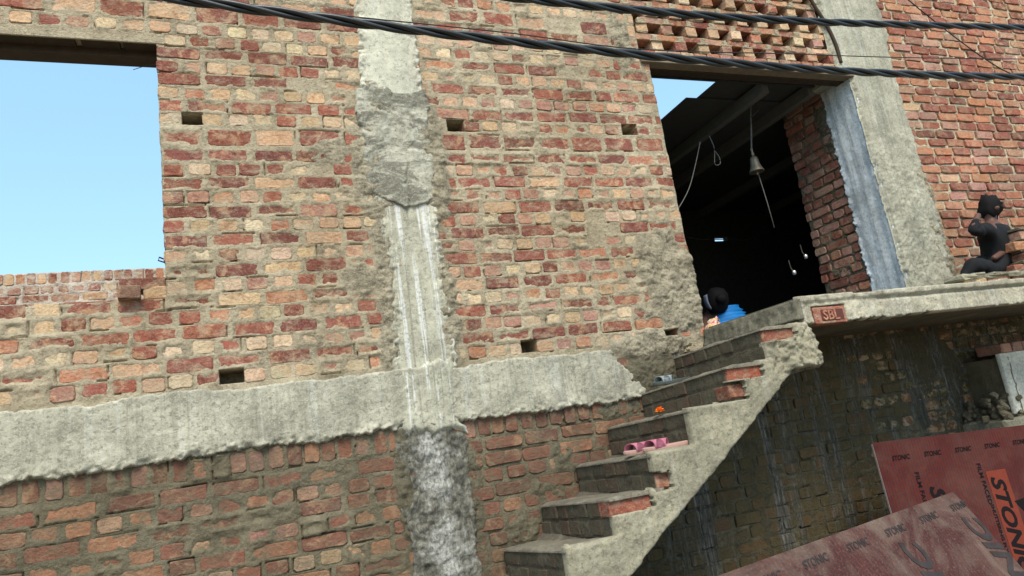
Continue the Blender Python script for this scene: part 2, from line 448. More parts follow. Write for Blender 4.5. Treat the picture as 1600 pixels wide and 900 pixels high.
def brick_wall(name, label, add, sub, courses, bmat, mmat, tones, loc=(0, 0, 0), rz=0.0, smear=.004, smear_sd=.004, joint=-.005,
               proud=(-.002, .005), cell=.0065, thick=.23, blobs=(), skip=0.0, tilt=.012, jitter=.006, patchf=None, holes=(), core=True, maxn=300, crack=.15):
    root = empty(name, loc, rz); tag(root, label, 'wall', kind='thing')
    hs = list(sub) + list(holes)
    B = []
    for (zc, ty) in courses:
        W, H = SIZE[ty]; pit = PITCH[ty]
        for a, b in spans(add, hs, zc):
            x = a - random.uniform(0, pit * .85) if a == min(q[0] for q in add) else a + random.uniform(-.004, .006)
            while x < b - .03:
                L = W * random.uniform(.95, 1.03)
                if ty == 's' and random.random() < .08: L *= .55
                x0, x1 = max(x, a - .004), min(x + L, b + random.uniform(-.004, .006))
                if x1 - x0 > .035 and random.random() > skip:
                    B.append(dict(x0=x0, x1=x1, z=zc + random.uniform(-.004, .004), h=H * random.uniform(.94, 1.05), ty=ty,
                                  p=random.uniform(*proud), s=random.gauss(smear, smear_sd), tone=pick(tones[ty] if ty in tones else tones['*']),
                                  r=random.gauss(0, tilt)))
                x += L + (pit - W) + random.uniform(-jitter, jitter * 1.6)
    # mortar bed: a height field that laps over the brick edges
    xa, xb = min(q[0] for q in add), max(q[1] for q in add); za, zb = min(q[2] for q in add), max(q[3] for q in add)
    nx, nz = int((xb - xa) / cell) + 1, int((zb - za) / cell) + 1
    xs = np.linspace(xa, xb, nx); zs = np.linspace(za, zb, nz); X, Z = np.meshgrid(xs, zs)
    sd = int(abs(xa * 100) + abs(za * 37)) + 5
    N1 = fbm(X, Z, .06, sd); N2 = fbm(X, Z * 1.6, .035, sd + 50); N3 = fbm(X, Z, .35, sd + 90)
    S = np.zeros_like(X)                          # thickness of the smeared mortar, shared by a brick and the joints round it
    for q in B:
        i0, i1 = np.searchsorted(xs, (q['x0'] - .013, q['x1'] + .013)); j0, j1 = np.searchsorted(zs, (q['z'] - q['h'] / 2 - .012, q['z'] + q['h'] / 2 + .012))
        S[j0:j1, i0:i1] = np.maximum(S[j0:j1, i0:i1], max(q['s'], 0) * .9)
    for _ in range(3):
        Sp = np.pad(S, 1, mode='edge'); S = sum(Sp[a:a + nz, b:b + nx] for a in range(3) for b in range(3)) / 9
    base0 = joint + .0045 * N1 + .003 * N3
    base = base0 + S + .0025 * N2
    P = base.copy()
    blob = np.zeros_like(X)
    for (bx, bz, rx, rz_, amt) in blobs:
        d = ((X - bx) / rx) ** 2 + ((Z - bz) / rz_) ** 2
        blob = np.maximum(blob, amt * np.clip(1.25 - d + .55 * fbm(X, Z, .12, sd + 7), 0, 1))
    for q in B:
        i0, i1 = np.searchsorted(xs, (q['x0'], q['x1'])); j0, j1 = np.searchsorted(zs, (q['z'] - q['h'] / 2, q['z'] + q['h'] / 2))
        if i1 <= i0 or j1 <= j0: continue
        x, z = X[j0:j1, i0:i1], Z[j0:j1, i0:i1]
        d = np.minimum(np.minimum(x - q['x0'], q['x1'] - x), np.minimum(z - q['z'] + q['h'] / 2, q['z'] + q['h'] / 2 - z))
        P[j0:j1, i0:i1] = np.maximum(base0[j0:j1, i0:i1] + q['s'] - d * .42 + .0085 * N2[j0:j1, i0:i1] + .004 * N3[j0:j1, i0:i1], -.02)
    CK = fbm(X, Z, .09, sd + 31, 2)
    for q in B:                                   # shrinkage gaps along some brick edges
        for side in ('b', 'l', 'r', 't'):
            if random.random() > crack * (1.0 if side in 'bl' else .7): continue
            if side in 'bt':
                ze = q['z'] - q['h'] / 2 - .002 if side == 'b' else q['z'] + q['h'] / 2 + .002
                j = int(round((ze - za) / (zb - za) * (nz - 1))); i0, i1 = np.searchsorted(xs, (q['x0'], q['x1'])); sl_ = (slice(j, j + 1), slice(i0, i1))
            else:
                xe = q['x0'] - .002 if side == 'l' else q['x1'] + .002
                i = int(round((xe - xa) / (xb - xa) * (nx - 1))); j0, j1 = np.searchsorted(zs, (q['z'] - q['h'] / 2, q['z'] + q['h'] / 2)); sl_ = (slice(j0, j1), slice(i, i + 1))
            P[sl_] -= np.where(CK[sl_] > -.1, .022, 0)
    P = np.where(blob > 0, np.maximum(P, P * (1 - np.clip(blob / .012, 0, 1)) + np.clip(blob / .012, 0, 1) * (.003 + blob + (.018 * N1 + .010 * N2) * np.clip(blob / .012, 0, 1))), P)
    V = np.stack([X, -P, Z], -1).reshape(-1, 3)
    cx, cz = (X[:-1, :-1] + X[1:, 1:]) / 2, (Z[:-1, :-1] + Z[1:, 1:]) / 2
    ins = np.zeros(cx.shape, bool)
    for a, b, z0, z1 in add: ins |= (cx > a) & (cx < b) & (cz > z0) & (cz < z1)
    for a, b, z0, z1 in hs: ins &= ~((cx > a) & (cx < b) & (cz > z0) & (cz < z1))
    I = np.arange(nx * nz).reshape(nz, nx)
    Q = np.stack([I[:-1, :-1], I[:-1, 1:], I[1:, 1:], I[1:, :-1]], -1)[ins]
    # skirt along every open edge
    E = np.concatenate([Q[:, [0, 1]], Q[:, [1, 2]], Q[:, [2, 3]], Q[:, [3, 0]]])
    key = np.sort(E, 1); key = key[:, 0].astype(np.int64) * (nx * nz) + key[:, 1]
    u, inv, cnt = np.unique(key, return_inverse=True, return_counts=True)
    BE = E[cnt[inv] == 1]
    bv = np.unique(BE); mp = np.zeros(nx * nz, np.int64); mp[bv] = np.arange(len(bv)) + len(V)
    SV = V[bv].copy(); SV[:, 1] = .07
    SQ = np.stack([BE[:, 1], BE[:, 0], mp[BE[:, 0]], mp[BE[:, 1]]], -1)
    VV = np.concatenate([V, SV]); QQ = np.concatenate([Q, SQ])
    pv = np.clip(blob / .010, 0, 1).ravel()
    if patchf is not None: pv = np.clip(pv + patchf(X, Z).ravel(), 0, 1)
    pv = np.concatenate([pv, pv[bv]])
    used = np.unique(QQ); rm = np.zeros(len(VV), np.int64); rm[used] = np.arange(len(used))
    me = fast_mesh('mortar', VV[used], rm[QQ])
    at_ = me.attributes.new('patch', 'FLOAT', 'POINT'); at_.data.foreach_set('value', pv[used].astype(np.float32))
    link('mortar', me, root, M[mmat])
    # body of the wall behind the face
    if core:
        mb = MB(); xb_ = sorted({v for q in list(add) + hs for v in q[:2]}); zb_ = sorted({v for q in list(add) + hs for v in q[2:]})
        for a, b in zip(xb_[:-1], xb_[1:]):
            for c, d in zip(zb_[:-1], zb_[1:]):
                mx, mz = (a + b) / 2, (c + d) / 2
                inn = any(p < mx < q and r_ < mz < s_ for p, q, r_, s_ in add) and not any(p < mx < q and r_ < mz < s_ for p, q, r_, s_ in sub)
                if not inn: continue
                hole = any(p < mx < q and r_ < mz < s_ for p, q, r_, s_ in holes)
                y0 = .20 if hole else .05
                mb.box((mx, (y0 + thick) / 2, mz), (b - a, thick - y0, d - c))
        mb.build('wall_core', M[mmat], root)
    # bricks, the largest ones as single objects
    B.sort(key=lambda q: -(q['x1'] - q['x0']) * q['h'] + 0.02 * math.hypot((q['x0'] + loc[0]), 3.9))
    rest = MB(); tone = []
    for n, q in enumerate(B):
        L = q['x1'] - q['x0']; W, H = SIZE[q['ty']]
        pos = ((q['x0'] + q['x1']) / 2, -q['p'], q['z']); sc = (L / W, 1, q['h'] / H)
        me = random.choice(pool(q['ty'], bmat))
        if n < maxn:
            o = link('brick', me, root, None, pos, (random.gauss(0, tilt), q['r'], random.gauss(0, tilt)), sc); o.color = (*q['tone'], 1)
        else:
            vs = [(v.co.x * sc[0] + pos[0], v.co.y + pos[1], v.co.z * sc[2] + pos[2]) for v in me.vertices]
            rest.add(vs, [tuple(p.vertices) for p in me.polygons]); tone += [q['tone']] * len(vs)
    if rest.v:
        me = rest.mesh('brickwork'); ca = me.color_attributes.new('tone', 'FLOAT_COLOR', 'POINT')
        ca.data.foreach_set('color', np.array([(*t, 1) for t in tone], np.float32).ravel())
        o = link('brickwork', me, root, M['brick_attr']); tag(o, kind='stuff')
    return root


def field(name, u0, u1, v0, v1, cell, hf, m, parent, tf, back=.1):
    """height-field sheet; tf maps (u, proud, v) arrays to points; skirted back"""
    nu, nv = max(2, int((u1 - u0) / cell) + 1), max(2, int((v1 - v0) / cell) + 1)
    U, Vv = np.meshgrid(np.linspace(u0, u1, nu), np.linspace(v0, v1, nv))
    P, mask = hf(U, Vv)
    pts = tf(U, P, Vv).reshape(-1, 3)
    I = np.arange(nu * nv).reshape(nv, nu)
    Q = np.stack([I[:-1, :-1], I[:-1, 1:], I[1:, 1:], I[1:, :-1]], -1)
    if mask is not None:
        k = mask[:-1, :-1] & mask[1:, 1:] & mask[:-1, 1:] & mask[1:, :-1]; Q = Q[k]
    Q = Q.reshape(-1, 4)
    E_ = np.concatenate([Q[:, [0, 1]], Q[:, [1, 2]], Q[:, [2, 3]], Q[:, [3, 0]]])
    key = np.sort(E_, 1); key = key[:, 0].astype(np.int64) * (nu * nv) + key[:, 1]
    u, inv, cnt = np.unique(key, return_inverse=True, return_counts=True)
    BE = E_[cnt[inv] == 1]; bv = np.unique(BE); mp = np.zeros(nu * nv, np.int64); mp[bv] = np.arange(len(bv)) + len(pts)
    bp = tf(U, np.full_like(U, -back), Vv).reshape(-1, 3)[bv]
    SQ = np.stack([BE[:, 1], BE[:, 0], mp[BE[:, 0]], mp[BE[:, 1]]], -1)
    VV = np.concatenate([pts, bp]); QQ = np.concatenate([Q, SQ])
    used = np.unique(QQ); rm = np.zeros(len(VV), np.int64); rm[used] = np.arange(len(used))
    me = fast_mesh(name, VV[used], rm[QQ])
    return link(name, me, parent, m)


FRONT = lambda y0=0.0: (lambda U, P, V: np.stack([U, y0 - P, V], -1))

# ------------------------------------------------------------------ ground
g = MB(); g.box((0, 0, -.5), (1200, 1200, 1.0)); tag(g.build('ground', M['ground']), kind='structure')

# ------------------------------------------------------------------ upper walls
zh = [3.378 - .0829 * i for i in range(16)]
COMMON = [(3.602, 'h'), (3.490, 'T')] + [(z, 's' if i % 2 == 0 else 'h') for i, z in enumerate(zh)]
LEFT = [(3.678, 's'), (3.759, 'h'), (3.844, 's'), (3.922, 'h'), (4.005, 's'), (4.083, 'h'), (4.166, 'h'), (4.266, 'T'), (4.365, 's'), (4.45, 'h'), (4.535, 's'), (4.62, 'h'), (4.70, 's')]
MID = [(3.686, 's'), (3.773, 'h'), (3.86, 's'), (3.948, 'h'), (4.035, 's'), (4.122, 'h'), (4.212, 'h'), (4.308, 's'), (4.408, 'T'), (4.515, 'h'), (4.60, 's'), (4.685, 'h'), (4.77, 's'), (4.855, 'h'), (4.94, 's')]
UT = {'s': dict(red=6, maroon=6, orange=.9, peach=.8, pink=.8), 'T': dict(red=3, maroon=4, peach=2.5, orange=.6), 'h': dict(peach=5, cream=5.5, pink=2.6, orange=.9, red=2, maroon=1.5), '*': dict(red=4, orange=3)}
col_blobs = [(.80, 3.30, .13, .5, .014), (.83, 3.75, .1, .3, .012), (.80, 2.75, .06, .5, .012), (.78, 2.3, .07, .25, .012), (.55, 3.42, .14, .1, .009), (.66, 2.62, .13, .12, .010)]
brick_wall('brick_wall', 'patchy red and cream brick wall between the big square window opening and the concrete column',
           [(-1.55, .90, 2.00, 2.572), (-.345, .90, 2.572, 4.06), (-1.55, .90, 4.085, 4.76), (-.30, .90, 4.06, 4.085)], [], COMMON + LEFT, 'brick', 'mortar', UT,
           smear=.0036, smear_sd=.0044, joint=-.0015, blobs=col_blobs, holes=[(-.235, -.125, 3.565, 3.64), (-.115, .005, 2.10, 2.175)], skip=.02)
mid_blobs = [(1.18, 3.35, .1, .5, .013), (1.16, 2.4, .08, .4, .012), (2.80, 2.42, .26, .33, .030), (2.62, 2.62, .14, .24, .016), (2.76, 2.75, .12, .2, .012), (2.72, 4.30, .10, .28, .012), (2.50, 2.08, .3, .10, .022), (2.5, 2.3, .1, .1, .008)]
brick_wall('brick_wall', 'patchy red and cream brick wall between the concrete column and the doorway',
           [(1.08, 2.925, 2.00, 4.17), (1.08, 2.86, 4.17, 5.0)], [], COMMON + MID, 'brick', 'mortar', UT,
           smear=.0036, smear_sd=.0044, joint=-.0015, blobs=mid_blobs, holes=[(1.30, 1.42, 3.565, 3.645), (2.585, 2.71, 3.57, 3.65), (1.585, 1.69, 2.105, 2.185), (2.60, 2.71, 2.115, 2.165)], skip=.02)
RC = [(2.16 + .083 * i, 's') for i in range(40)]
brick_wall('brick_wall', 'even red brick wall with pale mortar lines at the right, beyond the grey pier',
           [(5.30, 7.9, 2.10, 5.45)], [], RC, 'brick_right', 'mortar_right', {'*': dict(red=6, orange=5, maroon=.5, peach=.6, pink=2)},
           loc=(0, 0, 0), smear=-.002, smear_sd=.003, joint=-.007, proud=(-.001, .011), blobs=[(5.42, 2.7, .13, 1.1, .012), (5.42, 4.4, .05, .4, .01), (5.55, 2.35, .25, .14, .01)],
           cell=.0085, tilt=.022, jitter=.008, holes=[(6.62, 6.75, 4.205, 4.28), (6.10, 6.22, 4.21, 4.28)])

# ------------------------------------------------------------------ lower walls
LOWC = [(1.69, 'E'), (1.575, 's'), (1.49, 'h'), (1.408, 's'), (1.32, 'h'), (1.238, 's'), (1.155, 'h'), (1.07, 's'), (.985, 'h'), (.9, 's'), (.815, 'h'), (.73, 's'), (.645, 'h'), (.56, 's')]
LT = {'s': dict(red=6, orange=3.5, maroon=2), 'h': dict(orange=4, peach=3, red=4, pink=2), 'E': dict(red=4, orange=2, pink=2, maroon=2), '*': dict(red=1)}
brick_wall('brick_wall', 'mud-stained lower brick wall under the concrete band at the left',
           [(-1.55, .86, .5, 1.80)], [], LOWC, 'brick_low', 'mortar_low', LT, smear=.0060, smear_sd=.0060, joint=-.004,
           blobs=[(-.75, 1.42, .35, .12, .006), (-.2, 1.53, .35, .06, .006), (.3, 1.56, .28, .08, .007), (.78, 1.4, .05, .5, .012), (-.85, 1.2, .3, .1, .006), (.12, 1.42, .1, .04, .006)])
seam = lambda x: 1.727 + (x - 2.743) * .69 + .13
SEAM = [1.70 + .092 * i for i in range(11)]
SEAM_UP = [(a, b, seam((a + b) / 2), 1.80) for a, b in zip(SEAM[:-1], SEAM[1:])]; SEAM_LO = [(a, b, .2, seam((a + b) / 2)) for a, b in zip(SEAM[:-1], SEAM[1:])]
LOWM = [(1.705, 'E'), (1.60, 's'), (1.513, 's'), (1.427, 'h'), (1.335, 's'), (1.25, 'h'), (1.162, 's'), (1.08, 'h'), (.995, 's'), (.91, 'h'), (.825, 's'), (.74, 'h'), (.655, 's'), (.57, 'h')]
brick_wall('brick_wall', 'sooty red brick wall under the concrete band, behind the lower steps',
           [(1.10, 1.70, .5, 1.80)] + SEAM_UP + [(2.20, 2.62, 1.80, 2.0)], [], LOWM + [(1.82, 's'), (1.905, 'h'), (1.975, 's')], 'brick_low', 'mortar_low',
           {'s': dict(red=8, orange=2.5, maroon=2), 'h': dict(red=5, orange=4, maroon=2, peach=1), 'E': dict(red=4, orange=3, pink=2, maroon=2), '*': dict(red=1)},
           smear=.001, smear_sd=.004, joint=-.008, proud=(-.002, .008), blobs=[(1.17, 1.3, .06, .5, .010), (1.75, 1.45, .15, .12, .010), (1.62, 1.28, .13, .14, .010), (1.45, 1.12, .14, .12, .010), (2.15, 1.7, .2, .08, .01), (2.48, 1.92, .22, .18, .035)])
MC = [(.30 + .0845 * i, 's' if i % 2 else 'h') for i in range(21)]
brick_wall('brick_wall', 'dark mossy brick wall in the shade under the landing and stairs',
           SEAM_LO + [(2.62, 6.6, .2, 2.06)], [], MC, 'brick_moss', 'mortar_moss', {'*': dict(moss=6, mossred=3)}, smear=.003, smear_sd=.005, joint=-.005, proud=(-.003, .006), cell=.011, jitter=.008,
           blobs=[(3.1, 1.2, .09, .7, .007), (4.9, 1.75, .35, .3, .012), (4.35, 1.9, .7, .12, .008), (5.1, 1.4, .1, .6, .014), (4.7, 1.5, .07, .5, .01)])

# ------------------------------------------------------------------ concrete band and columns
def band_h(U, V):
    n = fbm(U, V, .30, 3); f = fbm(U, V, .05, 4); c = fbm(U, V, .022, 9)
    top = 2.078 + .018 * fbm(U, V * 0, .25, 5) + .010 * fbm(U, V * 0, .05, 6)
    bot = 1.742 + .022 * fbm(U, V * 0, .5, 7) + .014 * fbm(U, V * 0, .07, 8) + .018 * fbm(U, V, .026, 2)
    r = 2.40 - .20 * (V - 1.75) / .3 + .07 * fbm(U * 0, V, .10, 11) + .03 * fbm(U, V, .03, 12)
    d = np.minimum(np.minimum(top - V, V - bot), (r - U) * .35)
    lump = np.exp(-((V - bot - .015) / .022) ** 2)
    P = .028 + .008 * n + .0030 * f + .003 * c + lump * (.018 * f + .024 * c)
    P = np.where(d < 0, -.05, P * sstep(-.004, .010, d) - .02 * (1 - sstep(-.004, .010, d)))
    return P, d > -.02


t = empty('concrete_band', (0, 0, 0)); tag(t, 'rough grey concrete band running across the wall below the window', 'concrete beam')
field('band_face', -1.55, 2.42, 1.66, 2.13, .0075, band_h, M['concrete'], t, FRONT(), .06)
MB().box((.40, .15, 1.91), (3.9, .18, .33)).build('band_core', M['concrete'], t)


def col_h(which):
    def h(U, V):
        n = fbm(U, V, .25, 21); f = fbm(U, V, .05, 22); c = fbm(U, V, .022, 23)
        L = (.79 + .02 * np.sin(V * 3)) + .022 * fbm(U * 0, V, .16, 24) + .014 * fbm(U * 0, V, .04, 25)
        R_ = (1.165 + .018 * sstep(3.5, 4.4, V)) + .022 * fbm(U * 0, V, .15, 26) + .014 * fbm(U * 0, V, .04, 27)
        if which == 'low': L = L - .02; R_ = R_ - .01
        if which == 'joint': L = L - .03; R_ = R_ + .02
        d = np.minimum(U - L, R_ - U)
        edge = np.exp(-(d / .045) ** 2)
        ridge = .0018 * np.sin(U * 95 + 3 * fbm(U * 0, V, .6, 34))
        P = .012 + .005 * n + .0015 * f + edge * (.020 * f + .022 * c)
        if which == 'top': P = np.where(V < 3.80, P - .012, P)
        if which == 'mid': P = np.where(V > 3.12, P - .010, P)
        if which == 'joint':      # ragged band between two pours, ending in a drooping tongue
            lo = 3.04 + 2.0 * (U - 1.0) ** 2 + .025 * fbm(U, V * 0, .06, 33)
            hi = 3.83 - .10 * fbm(U, V * 0, .15, 31) + .25 * np.abs(U - .98)
            d = np.minimum(d, np.minimum(V - lo, hi - V))
            bulge = sstep(3.45, 3.3, V) * sstep(.16, .08, np.abs(U - .99))
            P = .020 + .012 * f * (1 - bulge * .6) + .012 * n + .008 * c * (1 - bulge) + bulge * .012 - .012 * np.exp(-((U - .99 - .5 * (V - 3.2) * (V > 3.2) * .4 - .02 * f) / .006) ** 2) * bulge
        if which == 'mid': P = P + ridge
        if which == 'low': P = .016 + .016 * n + .016 * f + .010 * c
        P = np.where(d < 0, -.05, P * sstep(-.002, .012, d) - .02 * (1 - sstep(-.002, .012, d)))
        return P, d > -.02
    return h


t = empty('concrete_column', (.975, 0, 0)); tag(t, 'pale streaked concrete column between the two upper brick walls', 'column')
T0 = lambda U, P, V: np.stack([U - .975, -P, V], -1)
field('upper_pour', .70, 1.26, 3.55, 4.95, .0075, col_h('top'), M['column'], t, T0, .06)
field('casting_joint', .68, 1.28, 2.98, 3.95, .0075, col_h('joint'), M['joint'], t, T0, .04)
field('lower_pour', .70, 1.26, 2.06, 3.35, .0075, col_h('mid'), M['column_mid'], t, T0, .06)
field('column_foot', .70, 1.26, .45, 1.78, .0075, col_h('low'), M['column_low'], t, T0, .06)
MB().box((0, .15, 2.45), (.36, .18, 4.95)).build('column_core', M['column'], t)
# cement run down over the band where the column crosses it
def run_h(U, V):
    n = fbm(U, V, .1, 41); f = fbm(U, V, .03, 42)
    L = .80 + .05 * fbm(U * 0, V, .12, 43); R_ = 1.17 + .06 * fbm(U * 0, V, .1, 44)
    d = np.minimum(np.minimum(U - L, R_ - U), np.minimum(2.12 - V + .05 * fbm(U, V * 0, .08, 45), V - 1.70 - .08 * fbm(U, V * 0, .09, 46)))
    P = .034 + .006 * n + .003 * f
    return np.where(d < 0, -.02, P * sstep(-.005, .04, d)), d > -.01
field('column_run', .70, 1.3, 1.62, 2.16, .0075, run_h, M['column_mid'], t, T0, .03)

# grey pier right of the doorway
t = empty('concrete_pier', (5.1, 0, 0)); tag(t, 'grey concrete pier right of the doorway with a bluish side face', 'column')
def pier_h(U, V):
    n = fbm(U, V, .3, 51); f = fbm(U, V, .05, 52); c = fbm(U, V, .02, 53)
    L = np.where(V > 4.17, 4.77, 4.92) + .012 * fbm(U * 0, V, .1, 56) + .008 * fbm(U * 0, V, .03, 57); R_ = 5.44 + .03 * sstep(4.2, 4.6, V) + .03 * fbm(U * 0, V, .2, 54) + .018 * fbm(U * 0, V, .05, 55)
    d = np.minimum(U - L + .006, R_ - U)
    rough = sstep(3.9, 3.2, V)
    P = .022 + .008 * n + .002 * f + rough * (.006 * f + .006 * c)
    return np.where(d < 0, np.where(U < 5, -.004, -.05), np.maximum(P * sstep(-.002, .014, d) - .02 * (1 - sstep(-.002, .014, d)), np.where(U < 5, .002, -1))), d > -.02
field('pier_face', 4.74, 5.52, 2.10, 5.75, .0085, pier_h, M['column2'], t, lambda U, P, V: np.stack([U - 5.1, -P, V], -1), .004)
def side_h(U, V):
    n = fbm(U, V, .3, 61); f = fbm(U, V, .04, 62)
    r = .002 * np.sin(U * 60 + 2 * fbm(U * 0, V, .8, 63))
    e = np.exp(-((U - .33) / .03) ** 2) * .012 * f
    return (.012 + .006 * n + .002 * f + r + e) * sstep(-.008, .03, U) - .004, (U < .335 + .02 * fbm(U * 0, V, .06, 64))
field('pier_side', -.008, .365, 2.10, 4.20, .0085, side_h, M['blue'], t, lambda U, P, V: np.stack([-.18 - P, U, V], -1), .03)
MB().box((.09, .18, 3.11), (.50, .30, 2.12)).box((.005, .18, 4.96), (.63, .30, 1.57)).build('pier_core', M['column2'], t)

# brick return behind the pier (door jamb), faces left
JC = [(2.10 + .0835 * i, 's' if i % 2 else 'h') for i in range(26)]
brick_wall('brick_jamb', 'narrow return of red bricks inside the doorway behind the bluish pier side',
           [(-.82, -.33, 2.05, 4.26)], [], JC, 'brick_right', 'mortar_low', {'*': dict(red=5, pink=4, maroon=1, orange=1)}, loc=(4.92, 0, 0), rz=-math.pi / 2,
           smear=-.001, smear_sd=.004, joint=-.008, proud=(-.002, .008), cell=.009, blobs=[(-.34, 3.9, .15, .3, .010), (-.55, 2.62, .2, .06, .008)])

# ------------------------------------------------------------------ window lintel and sill bricks
t = empty('window_lintel', (-.9, .14, 4.05)); tag(t, 'dark timber lintel over the big square window opening', 'lintel')
MB().box((0, .02, .005), (1.30, .11, .05), bev=.004).build('beam', M['wood'], t)
for i in range(6):
    MB().box((-.55 + i * .205 + random.uniform(-.01, .01), -.085, .030), (.19, .098, .022), bev=.003).build('plank', M['wood'], t)
MB().box((0.03, -.137, .028), (1.28, .012, .042), bev=.003).build('edge_strip', M['mortar'], t)


def loose_brick(name, c, d, tone, label, cat, rot=(0, 0, 0), parent=None, mm='brick', group=None):
    m_ = MB().box((0, 0, 0), d, bev=.005, jit=.0025)
    o = m_.build(name, M[mm], parent, loc=c, rot=rot); o.color = (*tone, 1)
    if label: tag(o, label, cat, group)
    return o


for (x, z, l, tone, dy, rz_, lab) in (
        (-.455, 2.66, .215, (.19, .075, .055), .0, .03, 'split brown brick lying on top of the loose bricks on the window sill'),
        (-.515, 2.588 + .018, .105, (.20, .115, .08), -.055, .12, 'dusty brown half brick overhanging the window sill'),
        (-.395, 2.608, .11, (.50, .34, .20), .0, -.04, 'cream half brick on the window sill beside the jamb')):
    loose_brick('loose_brick', (x, .055 + dy, z), (l, .11, .066), tone, lab, 'brick', (0, 0, rz_), None, 'brick', 'loose bricks on the window sill')
# far wall seen through the window
FY = 3.4
far = [(3.66 - .083 * i - .09, 's' if i % 2 else 'h') for i in range(5)]
brick_wall('back_wall', 'low pale brick wall seen through the big window, capped with upright bricks', [(-3.2, .2, 3.10, 3.735)], [], [(3.682, 'E')] + far, 'brick_far', 'mortar_far',
           {'*': dict(pink=4, orange=2, red=3, peach=3), 'E': dict(pink=4, peach=4, red=2, orange=2)}, loc=(0, FY, 0), cell=.014, smear=.0055, smear_sd=.005, joint=-.005, proud=(-.001, .004))
# lump of wire at the jamb
mb = MB(); mb.tube([(-.345, .02, 2.79), (-.37, -.01, 2.795), (-.375, -.02, 2.775), (-.345, -.01, 2.765)], .004, 6)
tag(mb.build('wire_loop', M['wire'], smooth=True), 'tiny dark wire loop sticking out of the window jamb near the sill', 'wire')
mb = MB(); a, b = at(208, 109, .1), at(238, 101, .1); mb.tube([a, (np.array(a) + b) / 2 + [0, 0, .003], b, (b[0] + .03, b[1] - .02, b[2])], .002, 5)
tag(mb.build('hair_wire', M['wire']), 'hair-thin wire in the top right corner of the window opening', 'wire')

# ------------------------------------------------------------------ brick screen over the doorway
t = empty('door_lintel', (3.89, .04, 4.15)); tag(t, 'weathered plank lintel over the doorway, under the brick screen', 'lintel')
MB().box((0, -.025, .02), (2.08, .09, .045), bev=.004).build('plank', M['wood_pale'], t)
MB().box((0, .065, .015), (2.04, .08, .04), bev=.004).build('beam', M['wood'], t)
t = empty('brick_screen', (2.86, 0, 4.185)); tag(t, 'honeycomb brick screen with square holes over the doorway lintel', 'brick screen')
full = {}
def fullbrick(k, d, mm):
    if (k, mm) not in full:
        full[(k, mm)] = []
        for i in range(5):
            me = MB().box((0, 0, 0), d, bev=.005, jit=.003).mesh('brick_block'); me.materials.append(M[mm]); full[(k, mm)].append(me)
    return random.choice(full[(k, mm)])
ST = dict(red=4, pink=3, orange=2, peach=1); HT = dict(peach=4, cream=3, orange=3, pink=2, red=1)
lump = MB()
def blobm(c, d):
    bx = MB().box((0, 0, 0), d, bev=min(d) * .3, jit=min(d) * .22); lump.add([tuple(np.array(p) + c) for p in bx.v], bx.f)
x = .02
while x < 1.92:                                           # row of headers sitting on the lintel
    o = link('brick', fullbrick('r', (.108, .22, .064), 'brick'), t, None, (x + .055, .10 + random.uniform(-.006, .006), .045), (0, random.gauss(0, .02), 0)); o.color = (*pick(HT), 1)
    x += .118
z = .088
row = 0
while z < 1.1:
    off = .0 if row % 2 else .10
    x = off + .03
    while x < 1.92:
        o = link('brick', fullbrick('h', (.094, .22, .074), 'brick'), t, None, (x + .05, .11 + random.uniform(-.012, .010), z + .039), (0, random.gauss(0, .04), random.gauss(0, .05))); o.color = (*pick(HT), 1)
        blobm((x + .05 + random.uniform(-.01, .01), .05, z + .082), (.096, .11, .018))
        blobm((x + .05 + random.uniform(-.02, .02), .05, z + .004), (.09, .10, .014))
        blobm((x + .05 + random.uniform(-.012, .012), .012, z + .104), (.050, .03, .055))
        x += .216 + random.uniform(-.006, .006)
    z += .085
    x = -.02 + (row % 2) * .1
    while x < 1.92:
        for yy in (.06, .175):
            o = link('brick', fullbrick('s', (.198, .10, .050), 'brick'), t, None, (x + .10, yy + random.uniform(-.005, .005), z + .027), (0, random.gauss(0, .012), random.gauss(0, .015))); o.color = (*pick(ST), 1)
        x += .217
    z += .057; row += 1
tag(lump.build('mortar_lumps', M['mortar'], t), kind='stuff')
MB().box((.95, .27, .62), (2.1, .02, 1.2)).build('added_dark_sheet', M['room'], t)  # sheet added behind the screen to keep its holes dark

# ------------------------------------------------------------------ landing slab
t = empty('landing_slab', (4.6, -.45, 2.05)); tag(t, 'concrete landing slab jutting out from the wall at the top of the stairs', 'slab')
LX0, LX1 = 2.93, 7.2
def edge_h(U, V):
    n = fbm(U, V, .2, 71); f = fbm(U, V, .045, 72); c = fbm(U, V, .02, 73)
    top = 2.150 + .006 * fbm(U, V * 0, .2, 74); bot = 1.985 + .006 * fbm(U, V * 0, .15, 75) + .010 * fbm(U, V * 0, .04, 76) * (U < 3.9)
    d = np.minimum(top - V, V - bot)
    P = .004 + .006 * n + .004 * f * (1 + 2 * (U < 3.6)) + .014 * sstep(2.105, 2.120, V + .006 * fbm(U, V * 0, .1, 77)) - .016 * np.exp(-((V - 2.10) / .007) ** 2) * (U > 3.5) - .012 * np.exp(-((U - 4.28 - (V - 2.05) * .15) / .006) ** 2)
    return np.where(d < 0, -.03, P), (d > -.006) & ~((U > 2.995) & (U < 3.235) & (V > 1.978) & (V < 2.078))
field('front_edge', LX0, 5.9, 1.96, 2.17, .0075, edge_h, M['slab'], t, lambda U, P, V: np.stack([U - 4.6, -.45 - P, V - 2.05], -1), .05)
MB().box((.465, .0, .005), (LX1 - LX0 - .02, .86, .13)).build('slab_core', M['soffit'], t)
MB().box((.46, .0, .085), (LX1 - LX0 - .02, .87, .022)).build('screed', M['tread'], t)
bb = loose_brick('brick', (3.115 - 4.6, -.412, 2.028 - 2.05), (.235, .09, .095), (.27, .10, .068), None, None, (0, .02, 0), t, 'brick_right')
